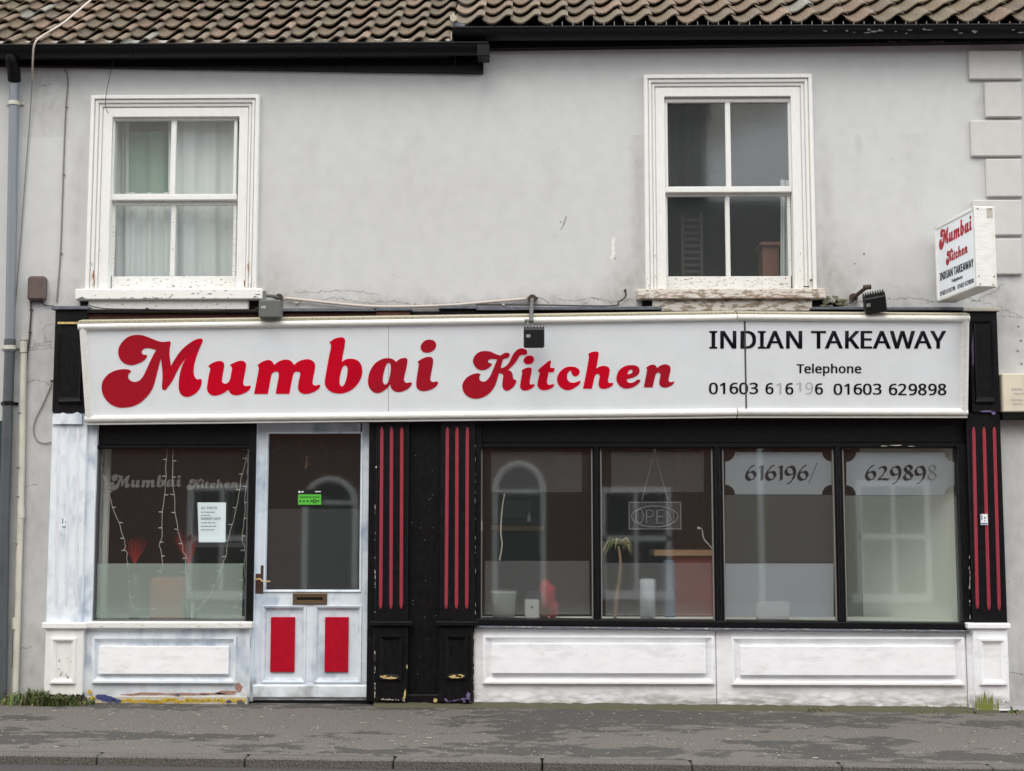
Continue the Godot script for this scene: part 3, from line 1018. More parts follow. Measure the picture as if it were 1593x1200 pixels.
func roofs():
	var shape := pantile(0.246, 0.345)
	for s in [[0, -11.0, 698.0, 66.0, 0.21, 0.2235], [1, 708.0, 11.0, 33.0, 0.22, 0.2262]]:
		var roof := part("roof", building)
		var pitch := deg_to_rad(37.0)
		var edge: float = P(s[1] if s[0] else s[2], s[3], s[4]).x
		var y: float = P(800, s[3], s[4]).y
		var far := []
		var along := Basis(Vector3(1, 0, 0), pitch)
		var cols := 42
		for j in 17:
			for i in cols:
				var x: float = edge + s[5] * i if s[0] else edge - s[5] * (i + 1)
				if absf(x) > 7.2:
					continue
				var base := Vector3(x, y + 0.02, s[4]) + along * Vector3(0, 0, -0.285 * j)
				base += Vector3((rng.randf() - 0.5) * 0.008, 0.006 * ns.get_noise_2d(x * 30.0, j * 9.0), 0.0) + along * Vector3(0, 0, (rng.randf() - 0.5) * 0.016)
				if s[0] == 0:
					base.y += 0.03 * ns.get_noise_1d(x * 14.0)
				var b := along * Basis(Vector3(1, 0, 0), -0.135 + (rng.randf() - 0.5) * 0.02) * Basis(Vector3(0, 0, 1), (rng.randf() - 0.5) * 0.03) * Basis(Vector3.UP, (rng.randf() - 0.5) * 0.02)
				var t := Transform3D(b, base)
				var px := pixel_of(base + along * Vector3(0.11, 0, 0))
				var m: Material = M["tile_%d" % (rng.randi() % 6)]
				var lot := rng.randf()
				if lot < 0.009:
					m = M.tile_orange
				elif lot < 0.035:
					m = M.tile_blue
				elif lot < 0.14:
					m = M.tile_pink
				if px.x > -40 and px.x < 1640 and px.y > -14:
					var o := MeshInstance3D.new()
					o.mesh = shape
					o.material_override = m
					roof.add_child(o)
					o.name = "pantile" if roof.get_child_count() == 1 else "pantile_%03d" % (roof.get_child_count() - 1)
					o.transform = t
				else:
					far.append(t)
		var mm := MultiMesh.new()
		mm.transform_format = MultiMesh.TRANSFORM_3D
		mm.mesh = shape
		mm.instance_count = far.size()
		for k in far.size():
			mm.set_instance_transform(k, far[k])
		var mi := MultiMeshInstance3D.new()
		mi.name = "upper_pantiles"
		mi.multimesh = mm
		mi.material_override = M.tile_0
		mi.set_meta("kind", "stuff")
		roof.add_child(mi)
		# felt under the tiles, and the far slope
		var st := begin()
		var x0: float = edge if s[0] else -7.2
		var x1: float = 7.2 if s[0] else edge
		var lo := Vector3(0, y - 0.072, s[4] - 0.02)
		var hi := lo + along * Vector3(0, 0, -4.8)
		face(st, [Vector3(x0, lo.y, lo.z), Vector3(x1, lo.y, lo.z), Vector3(x1, hi.y, hi.z), Vector3(x0, hi.y, hi.z)], Vector3.UP)
		face(st, [Vector3(x0, hi.y, hi.z), Vector3(x1, hi.y, hi.z), Vector3(x1, hi.y - 3.0, hi.z - 3.6), Vector3(x0, hi.y - 3.0, hi.z - 3.6)], Vector3(0, 1, -1))
		face(st, [Vector3(x0, lo.y - 0.002, 0.02), Vector3(x1, lo.y - 0.002, 0.02), Vector3(x1, lo.y, lo.z), Vector3(x0, lo.y, lo.z)], Vector3.DOWN)
		face(st, [Vector3(x0, lo.y - 0.2, -0.01), Vector3(x1, lo.y - 0.2, -0.01), Vector3(x1, lo.y, -0.01), Vector3(x0, lo.y, -0.01)], Vector3(0, 0, 1))
		put("roof_felt", st, M.felt, roof)
		if s[0]:
			# the step between the roofs: closed gable, mortar and a lead scrap
			st = begin()
			face(st, [Vector3(x0, lo.y, lo.z), Vector3(x0, hi.y, hi.z), Vector3(x0, hi.y - 0.3, hi.z), Vector3(x0, lo.y - 0.3, lo.z)], Vector3(-1, 0, 0))
			put("verge", st, M.felt, roof)
			st = begin()
			flake(st, 705, 27, 6, 9, 0.235, 0.3, 14, 0.03)
			flake(st, 697, 62, 6, 2.5, 0.235, 0.4, 12, 0.01)
			flake(st, 702, 55, 1.5, 9, 0.235, 0.3, 12, 0.01)
			put("mortar", st, M.mortar, roof)
			st = begin()
			pb(st, 703, 35, 723, 41, 0.22, 0.232, 0.002)
			put("lead_scrap", st, M.lead, roof)
			# plastic comb along the eaves
			for i in 46:
				st = begin()
				pb(st, 858 + i * 16.2, 33, 859.3 + i * 16.2, 40.5, 0.2, 0.206, 0.0)
				put("comb_tooth", st, M.cable_grey, roof)

# ------------------------------------------------------------------ shop front
var front: Node3D

func pilaster(x: Array, stripes: Array, shaft: Material, base: Material, stripe: Material, y0: float, foot: float, head: bool, plinth: Array, ledge: Array, panel: Array):
	var p := part("pilaster", front)
	var st := begin()
	pb(st, x[0], y0, x[1], ledge[1], -0.02, 0.10, 0.006)
	put("shaft", st, shaft, p)
	for s in stripes:
		st = begin()
		# a half-round reed with pointed ends
		var a := P(s[0], s[1], 0.10)
		var b := P(s[2], s[3], 0.10)
		var r := 0.0135
		var pts := []
		for q in [[0.0, 0.1], [0.012, 0.75], [0.03, 1.0], [0.97, 1.0], [0.988, 0.75], [1.0, 0.1]]:
			pts.append([a.lerp(b, q[0]), q[1] * r])
		st.set_smooth_group(1)
		for i in pts.size() - 1:
			for k in 6:
				var v := []
				for e in [[i, k], [i, k + 1], [i + 1, k + 1], [i + 1, k]]:
					var ang: float = PI * e[1] / 6.0
					v.append(pts[e[0]][0] + Vector3(-cos(ang), 0, sin(ang) * 0.45) * pts[e[0]][1])
				face(st, v, Vector3(-cos(PI * (k + 0.5) / 6.0), 0, 1))
		put("stripe", st, stripe, p)
	st = begin()
	pb(st, ledge[0], ledge[1], ledge[2], ledge[3], -0.02, 0.155, 0.008)
	put("ledge", st, base, p)
	st = begin()
	pb(st, plinth[0], plinth[1], plinth[2], foot, -0.02, 0.125, 0.006)
	var r := R(panel[0], panel[1], panel[2], panel[3], 0.14)
	frame(st, r, [Vector2(-0.012, 0.125), Vector2(-0.008, 0.15), Vector2(0.006, 0.15), Vector2(0.028, 0.128), Vector2(0.032, 0.127)])
	put("plinth", st, base, p)
	if head:
		st = begin()
		pb(st, x[2], 483, x[3], y0, -0.02, 0.12, 0.006)
		var hr := R(x[2] + 7, 500, x[3] - 8, 622, 0.13)
		frame(st, hr, [Vector2(-0.006, 0.12), Vector2(0.0, 0.135), Vector2(0.016, 0.121), Vector2(0.02, 0.1205)])
		put("head_block", st, M.black_gloss, p)
		st = begin()
		tube(st, line([x[2] + 8, 625, x[3] - 8, 625], 0.125), 0.018, 8)
		put("head_roll", st, M.black_gloss, p)

func panelled(st: SurfaceTool, o: Array, z: float):
	frame(st, R(o[0], o[1], o[2], o[3], z + 0.02), [Vector2(0, z), Vector2(0.001, z + 0.036), Vector2(0.016, z + 0.036), Vector2(0.030, z + 0.012), Vector2(0.042, z + 0.004), Vector2(0.048, z + 0.002)])

func shopfront():
	front = thing("takeaway_shopfront", "black and white painted timber shop front with red-striped pilasters and a pale blue door", "shop front")
	var st := begin()
	# --- pilasters
	pilaster([76, 131, 83, 134], [[91, 664, 87, 945], [106, 664, 103, 945], [121, 664, 119, 945]], M.blue_white, M.white_old, M.mauve_white, 642, 1084, true, [69, 978, 128], [64, 969, 134, 979], [80, 995, 115, 1062])
	pilaster([584, 635], [[594, 664, 592, 948], [609, 664, 608, 948], [625, 664, 624, 948]], M.black_gloss, M.black_gloss, M.red_stripe, 648, 1091, false, [580, 975, 634], [574, 967, 641, 975], [591, 990, 624, 1056])
	pilaster([685, 738], [[696, 664, 694, 948], [711, 664, 710, 948], [727, 664, 726, 948]], M.black_gloss, M.black_gloss, M.red_stripe, 648, 1093, false, [683, 975, 735], [677, 967, 744, 975], [694, 990, 726, 1055])
	pilaster([1509, 1562, 1510, 1554], [[1515, 664, 1521, 948], [1531, 664, 1539, 950], [1547, 664, 1555, 950]], M.black_gloss, M.white_shop, M.red_stripe, 642, 1107, true, [1516, 979, 1570], [1506, 970, 1573, 979], [1526, 996, 1564, 1064])
	# ragged join where the left shaft was painted over the black head
	st = begin()
	slab(st, PackedVector2Array([Vector2(81, 652), Vector2(82, 646), Vector2(85, 644), Vector2(92, 644), Vector2(98, 642), Vector2(105, 645), Vector2(113, 644), Vector2(120, 641), Vector2(127, 645), Vector2(127, 660), Vector2(81, 660)]), -0.01, 0.004, flat(0.121))
	put("overpaint", st, M.blue_white, front)
	# --- header and the boards above it
	st = begin()
	pb(st, 143, 640, 397, 692, -0.1, 0.02)
	pb(st, 146, 692, 396, 698, -0.1, 0.045, 0.006)
	put("header", st, M.black_plain, front)
	st = begin()
	pb(st, 738, 630, 1508, 689, -0.1, 0.02)
	pb(st, 741, 689, 1506, 697, -0.1, 0.05, 0.008)
	put("header", st, M.black_plain, front)
	st = begin()
	pb(st, 392, 630, 738, 658, -0.1, 0.03)
	put("header", st, M.black_plain, front)
	st = begin()
	pb(st, 85, 484, 1552, 640, -0.14, 0.03)
	put("fascia_backing", st, M.black_plain, front)
	# --- left window
	st = begin()
	pb(st, 132, 650, 147, 969, -0.06, 0.055)
	put("window_post", st, M.blue_white, front)
	st = begin()
	pb(st, 385, 650, 396, 969, -0.1, 0.05)
	put("window_post", st, M.black_plain, front)
	st = begin()
	pb(st, 146, 697, 149.5, 967, -0.06, 0.03)
	pb(st, 382.5, 697, 386, 967, -0.06, 0.03)
	pb(st, 149, 964, 383, 968, -0.06, 0.03)
	put("window_bead", st, M.dark_plastic, front)
	st = begin()
	pb(st, 147, 696, 386, 967, -0.006, 0.0, 0.0)
	put("window_pane", st, M.glass, front)
	st = begin()
	pb(st, 131, 968, 391, 979, -0.1, 0.13, 0.01)
	put("window_sill", st, M.white_peel, front)
	st = begin()
	pb(st, 128, 978, 388, 1086, -0.1, 0.07)
	panelled(st, [143, 991, 367, 1063], 0.07)
	put("riser", st, M.blue_white, front)
	st = begin()
	pb(st, 153, 1006, 355, 1049, 0.05, 0.108, 0.002)
	put("riser_panel", st, M.white_shop, front)
	# peeling paint and coloured coats at its foot
	var pk := begin()
	for q in [[235, 1080, 40, 2.6], [290, 1080.5, 44, 2.6], [352, 1078, 22, 4], [371, 1070, 7, 9], [205, 1081, 22, 2], [330, 1080, 30, 2.6]]:
		flake(pk, q[0], q[1], q[2], q[3], 0.07, 0.35, 22)
	put("peeled_patch", pk, M.pink_flake, front)
	pk = begin()
	pb(pk, 134, 1084, 384, 1098, -0.05, 0.085, 0.004)
	put("riser_foot", pk, M.pale_flake, front)
	pk = begin()
	for k in 34:
		var x := 188.0 + 190.0 * k / 33.0
		flake(pk, x, 1089 + 4 * rng.randf(), 5 + 6 * rng.randf(), 2.5 + 3 * rng.randf(), 0.085, 0.5, 12)
	for q in [[139, 1077, 5, 6], [144, 1086, 8, 4], [150, 1094, 14, 2]]:
		flake(pk, q[0], q[1], q[2], q[3], 0.086, 0.5, 12)
	put("yellow_paint", pk, M.yellow_flake, front)
	pk = begin()
	for q in [[158, 1084, 14, 5], [166, 1087, 16, 5], [182, 1091, 10, 4], [172, 1090, 12, 4]]:
		flake(pk, q[0], q[1], q[2], q[3], 0.088, 0.4, 16)
	put("blue_paint", pk, M.blue_flake, front)
	pk = begin()
	flake(pk, 356, 1092, 6, 3, 0.088, 0.4, 16)
	put("blue_paint", pk, M.blue_flake, front)
	pk = begin()
	for q in [[128, 1084, 5, 9], [131, 1093, 8, 6], [374, 1094, 9, 5], [276, 1081.5, 6, 2], [126, 1074, 2.5, 8]]:
		flake(pk, q[0], q[1], q[2], q[3], 0.088, 0.4, 14)
	put("dark_rot", pk, M.dark_mark, front)
	pk = begin()
	for k in 22:
		flake(pk, 84 + 27 * rng.randf(), 1061 - 60 * rng.randf() * rng.randf(), 0.3 + 0.5 * rng.randf(), 1.0 + 4 * rng.randf(), 0.128, 0.5, 8)
	put("dark_rot", pk, M.dark_mark, front)
	# ragged foot of the white plinth, and old paint along the left edge
	pk = begin()
	for k in 16:
		flake(pk, 72 + 56 * k / 15.0, 1082 + 4 * rng.randf(), 3 + 3 * rng.randf(), 2 + 3 * rng.randf(), 0.127, 0.5, 10)
	put("dark_rot", pk, M.soil, front)
	# --- the door
	door()
	# --- black bay between the pilasters
	st = begin()
	pb(st, 634, 650, 686, 1081, -0.1, 0.03)
	pb(st, 572, 650, 585, 1092, -0.1, 0.06)
	pb(st, 735, 650, 748, 978, -0.1, 0.06)
	put("black_boarding", st, M.black_gloss, front)
	st = begin()
	pb(st, 632, 1081, 686, 1096, -0.1, 0.09, 0.01)
	put("step_board", st, M.black_gloss, front)
	# --- right window
	for x in [[922.5, 929, 934.5], [1110.5, 1118, 1125.5], [1300, 1307, 1313.5]]:
		st = begin()
		pb(st, x[0], 694, x[2], 968, -0.06, 0.02, 0.004)
		pb(st, x[0] + 3.5, 694, x[2] - 3.5, 968, -0.0, 0.05, 0.008)
		put("mullion", st, M.black_gloss, front)
	st = begin()
	pb(st, 1494, 692, 1510, 976, -0.1, 0.06)
	put("window_post", st, M.black_gloss, front)
	for x in [[748, 922.5, 963], [934.5, 1110.5, 963], [1125.5, 1300, 966], [1313.5, 1494, 969]]:
		st = begin()
		pb(st, x[0] - 1, 696, x[1] + 1, 970, -0.006, 0.0, 0.0)
		put("window_pane", st, M.glass, front)
		for e in [x[0], x[1] - 2]:
			st = begin()
			pb(st, e, 697, e + 2, 968, -0.03, 0.012, 0.002)
			put("window_bead", st, M.cable_grey, front)
	st = begin()
	var a := P(738, 963, 0.09)
	var b := P(1506, 970, 0.09)
	var rot := Transform3D(Basis(Vector3(0, 0, 1), atan2(b.y - a.y, b.x - a.x)), a)
	box(st, Vector3(0, -0.052, -0.2), Vector3((b - a).length(), 0, 0), 0.008, rot)
	put("window_sill", st, M.black_gloss, front)
	st = begin()
	box(st, Vector3(0.0, -0.076, -0.2), Vector3((b - a).length(), -0.054, 0.03), 0.004, rot)
	put("window_sill", st, M.lead, front)
	# --- long white riser
	st = begin()
	pb(st, 737, 976, 1114, 1112, -0.1, 0.07)
	panelled(st, [751, 989, 1111, 1064], 0.07)
	put("riser", st, M.white_shop, front)
	st = begin()
	pb(st, 1115, 977, 1504, 1112, -0.1, 0.07)
	panelled(st, [1138, 991, 1500, 1066], 0.07)
	put("riser", st, M.white_shop, front)
	st = begin()
	pb(st, 1505.5, 972, 1517, 1112, -0.1, 0.08)
	put("riser_post", st, M.white_shop, front)
	st = begin()
	pb(st, 765, 1002, 1098, 1048, 0.05, 0.112, 0.002)
	put("riser_panel", st, M.white_shop, front)
	st = begin()
	pb(st, 1152, 1006, 1487, 1051, 0.05, 0.112, 0.002)
	put("riser_panel", st, M.white_shop, front)
	# --- bare wood and chips on the black work
	st = begin()
	for q in [[606, 1055, 15, 3], [598, 1053, 10, 2.5], [709, 1053, 14, 3.5], [716, 1052, 10, 3], [630, 1080, 2, 9], [628, 1088, 2, 5], [633, 1038, 1.2, 5]]:
		flake(st, q[0], q[1], q[2], q[3], 0.152 if q[1] < 1060 and q[0] != 633 else 0.126, 0.4, 14)
	pb(st, 89, 501, 122, 504.5, 0.12, 0.14, 0.002)
	put("bare_wood", st, M.raw_wood, front)
	st = begin()
	for k in 16:
		flake(st, 582.5 + rng.randf(), 1000 + 85 * rng.randf(), 0.7, 2 + 5 * rng.randf(), 0.126, 0.5, 8)
		flake(st, 736.5 + rng.randf(), 985 + 100 * rng.randf(), 0.8, 2 + 6 * rng.randf(), 0.10, 0.5, 8)
		flake(st, 583.0 + rng.randf(), 780 + 180 * rng.randf(), 0.5, 1 + 4 * rng.randf(), 0.10, 0.5, 8)
		flake(st, 739.0 + rng.randf(), 690 + 270 * rng.randf(), 0.5, 1 + 5 * rng.randf(), 0.062, 0.5, 8)
		flake(st, 1508 + 2 * rng.randf(), 860 + 110 * rng.randf(), 0.6, 1 + 4 * rng.randf(), 0.10, 0.5, 8)
		flake(st, 590 + 40 * rng.randf(), 1088 + 2 * rng.randf(), 3 * rng.randf() + 1, 1.2, 0.126, 0.5, 8)
		flake(st, 640 + 40 * rng.randf(), 690 + 380 * rng.randf(), 0.5 + 0.5 * rng.randf(), 0.5 + 0.5 * rng.randf(), 0.031, 0.5, 6)
	flake(st, 585, 727, 1.8, 2.4, 0.1)
	flake(st, 749.5, 817, 1.5, 16, 0.014)
	put("paint_chip", st, M.pale_flake, front)
	st = begin()
	for k in 12:
		flake(st, 692 + 40 * rng.randf(), 1087 + 5 * rng.randf(), 2 + 3 * rng.randf(), 1.5 + rng.randf(), 0.126, 0.5, 8)
	flake(st, 728, 1082, 4, 8, 0.126)
	flake(st, 1514, 545, 2.5, 40, 0.122, 0.5, 20)
	flake(st, 1535, 640, 14, 2, 0.122, 0.5, 14)
	flake(st, 1546, 643, 6, 3, 0.123, 0.5, 14)
	put("mauve_undercoat", st, M.mauve_flake, front)
	st = begin()
	flake(st, 677, 1090, 4, 4, 0.095, 0.3, 10, 0.02)
	put("mortar_crumb", st, M.raw_wood, front)
	# white chips along the long black sill and the header
	st = begin()
	for k in 36:
		var x := 760.0 + 740.0 * rng.randf()
		flake(st, x, 974.5 + (x - 738) * 0.0085 + 1.5 * rng.randf(), 2 + 12 * rng.randf() * rng.randf(), 0.9, 0.121, 0.5, 9)
	for q in [[1375, 694, 8, 0.8], [1395, 693, 14, 1.0], [1418, 694.5, 7, 0.8]]:
		flake(st, q[0], q[1], q[2], q[3], 0.052, 0.5, 12)
	put("paint_chip", st, M.pale_flake, front)
	# green algae on the right plinth
	st = begin()
	for k in 190:
		var u := rng.randf()
		var x := clampf(1533.0 + rng.randfn(0.0, 9.0), 1517.5, 1556.0)
		var h := 6.0 + (26.0 + 6.0 * sin(u * 9.0)) * pow(rng.randf(), 1.1) * (1.0 - 0.45 * u * u)
		flake(st, x, 1108 - h * 0.5, 0.3 + 0.7 * rng.randf(), h * 0.5, 0.127, 0.4, 8, 0.0008 + 0.002 * rng.randf())
	for k in 70:
		flake(st, 1380 + 125 * rng.randf(), 1103 - 5 * rng.randf() * rng.randf(), 0.8 + 1.5 * rng.randf(), 0.8 + 1.4 * rng.randf(), 0.072, 0.4, 7, 0.001)
	put("algae", st, M.moss, front).set_meta("kind", "stuff")
	st = begin()
	for q in [[1558, 1092], [1565, 1092]]:
		flake(st, q[0], q[1], 1.2, 1.2, 0.127, 0.1, 8)
	for k in 60:
		var x := 745.0 + 755.0 * rng.randf()
		flake(st, x, 1097 + (x - 738) * 0.009 - 2.0 * rng.randf(), 2 + 5 * rng.randf(), 0.9 + rng.randf(), 0.072, 0.4, 8)
	put("dirt_edge", st, M.dark_mark, front)
	# --- lead caps and old boards above the sign
	st = begin()
	pb(st, 79, 476, 137, 481.5, 0.0, 0.15, 0.004)
	put("lead_cap", st, M.lead, front)
	st = begin()
	pb(st, 1499, 478, 1557, 484, 0.0, 0.15, 0.004)
	put("lead_cap", st, M.pale_flake, front)
	for q in [[134, 483, 440, 487], [437, 479.5, 585, 484.5], [581, 478.5, 640, 483.5], [682, 475, 743, 480.5], [741, 477, 1030, 482.5], [1262, 477.5, 1352, 482], [1380, 478, 1500, 483]]:
		st = begin()
		pb(st, q[0], q[1], q[2], q[3], 0.0, 0.14, 0.003)
		put("lead_strip", st, M.lead if q[0] > 400 else M.shadow_gap, front)
	st = begin()
	pb(st, 136, 487, 585, 500, 0.0, 0.10, 0.004)
	pb(st, 585, 484, 637, 500, 0.0, 0.12, 0.004)
	put("cornice_board", st, M.bare_red_wood, front)
	st = begin()
	pb(st, 686, 480, 1010, 500, 0.0, 0.11, 0.004)
	pb(st, 1010, 483, 1500, 500, 0.0, 0.09, 0.004)
	put("cornice_board", st, M.black_old, front)

func door():
	var d := part("door", front)
	var st := begin()
	# stiles, rails and muntin
	pb(st, 397, 657, 414, 1090, -0.04, 0.0)
	pb(st, 561, 657, 575, 1090, -0.04, 0.0)
	pb(st, 414, 657, 561, 674, -0.04, -0.001)
	pb(st, 412, 919, 562, 944, -0.04, -0.001)
	pb(st, 410, 1061, 563, 1090, -0.04, -0.001)
	pb(st, 473, 944, 490, 1061, -0.04, -0.001)
	put("leaf", st, M.door_blue, d)
	st = begin()
	frame(st, R(412, 672, 563, 921, 0.0), [Vector2(0, 0.0), Vector2(0, 0.012), Vector2(0.010, 0.010), Vector2(0.016, -0.002), Vector2(0.016, -0.02)])
	put("glazing_bead", st, M.door_blue, d)
	for x in [[407, 475], [489, 562]]:
		st = begin()
		frame(st, R(x[0], 943, x[1], 1062, 0.0), [Vector2(-0.004, 0.001), Vector2(0.0, 0.010), Vector2(0.012, 0.006), Vector2(0.030, -0.022), Vector2(0.036, -0.024)])
		pb(st, x[0], 943, x[1], 1062, -0.04, -0.024)
		put("panel", st, M.door_blue, d)
	for x in [[420.5, 458], [505, 541.5]]:
		st = begin()
		pb(st, x[0], 960.5, x[1], 1046, -0.03, -0.004, 0.003)
		put("red_inset", st, M.red_panel, d)
	st = begin()
	pb(st, 411, 670, 563, 922, -0.022, -0.016, 0.0)
	put("door_pane", st, M.glass, d)
	st = begin()
	pb(st, 414, 792, 561, 920, -0.027, -0.0245, 0.0)
	put("door_film", st, M.film_door, d)
	st = begin()
	pb(st, 388, 1066, 573, 1087, -0.03, 0.022, 0.012)
	put("weather_bar", st, M.blue_white, d)
	st = begin()
	frame(st, R(455, 923, 508.5, 941, 0.01), [Vector2(0, 0.0), Vector2(0.001, 0.010), Vector2(0.006, 0.013), Vector2(0.034, 0.011), Vector2(0.036, 0.0)])
	put("letter_plate", st, M.brass, d)
	st = begin()
	pb(st, 460, 926, 503, 938, -0.003, 0.003, 0.0)
	put("letter_slot", st, M.felt, d)
	# worn hole, lever handle
	st = begin()
	pb(st, 396.5, 893, 409, 924, -0.03, 0.003, 0.002)
	pb(st, 405, 880, 410, 924, -0.03, 0.004, 0.002)
	put("bare_patch", st, M.raw_brown, d)
	st = begin()
	tube(st, smooth([P(398, 902, 0.03), P(404, 901, 0.05), P(409, 905, 0.055), P(420, 905, 0.055)], 4), 0.006, 7)
	tube(st, [P(399, 902, 0.0), P(399, 902, 0.04)], 0.007, 7)
	put("handle", st, M.pale_brass, d)
	# threshold in the dark under the leaf
	st = begin()
	pb(st, 386, 1090, 577, 1100, -0.1, -0.01)
	put("threshold", st, M.felt, front)
	st = begin()
	pb(st, 391, 650, 397, 1092, -0.1, 0.03)
	put("door_frame", st, M.door_blue, front)

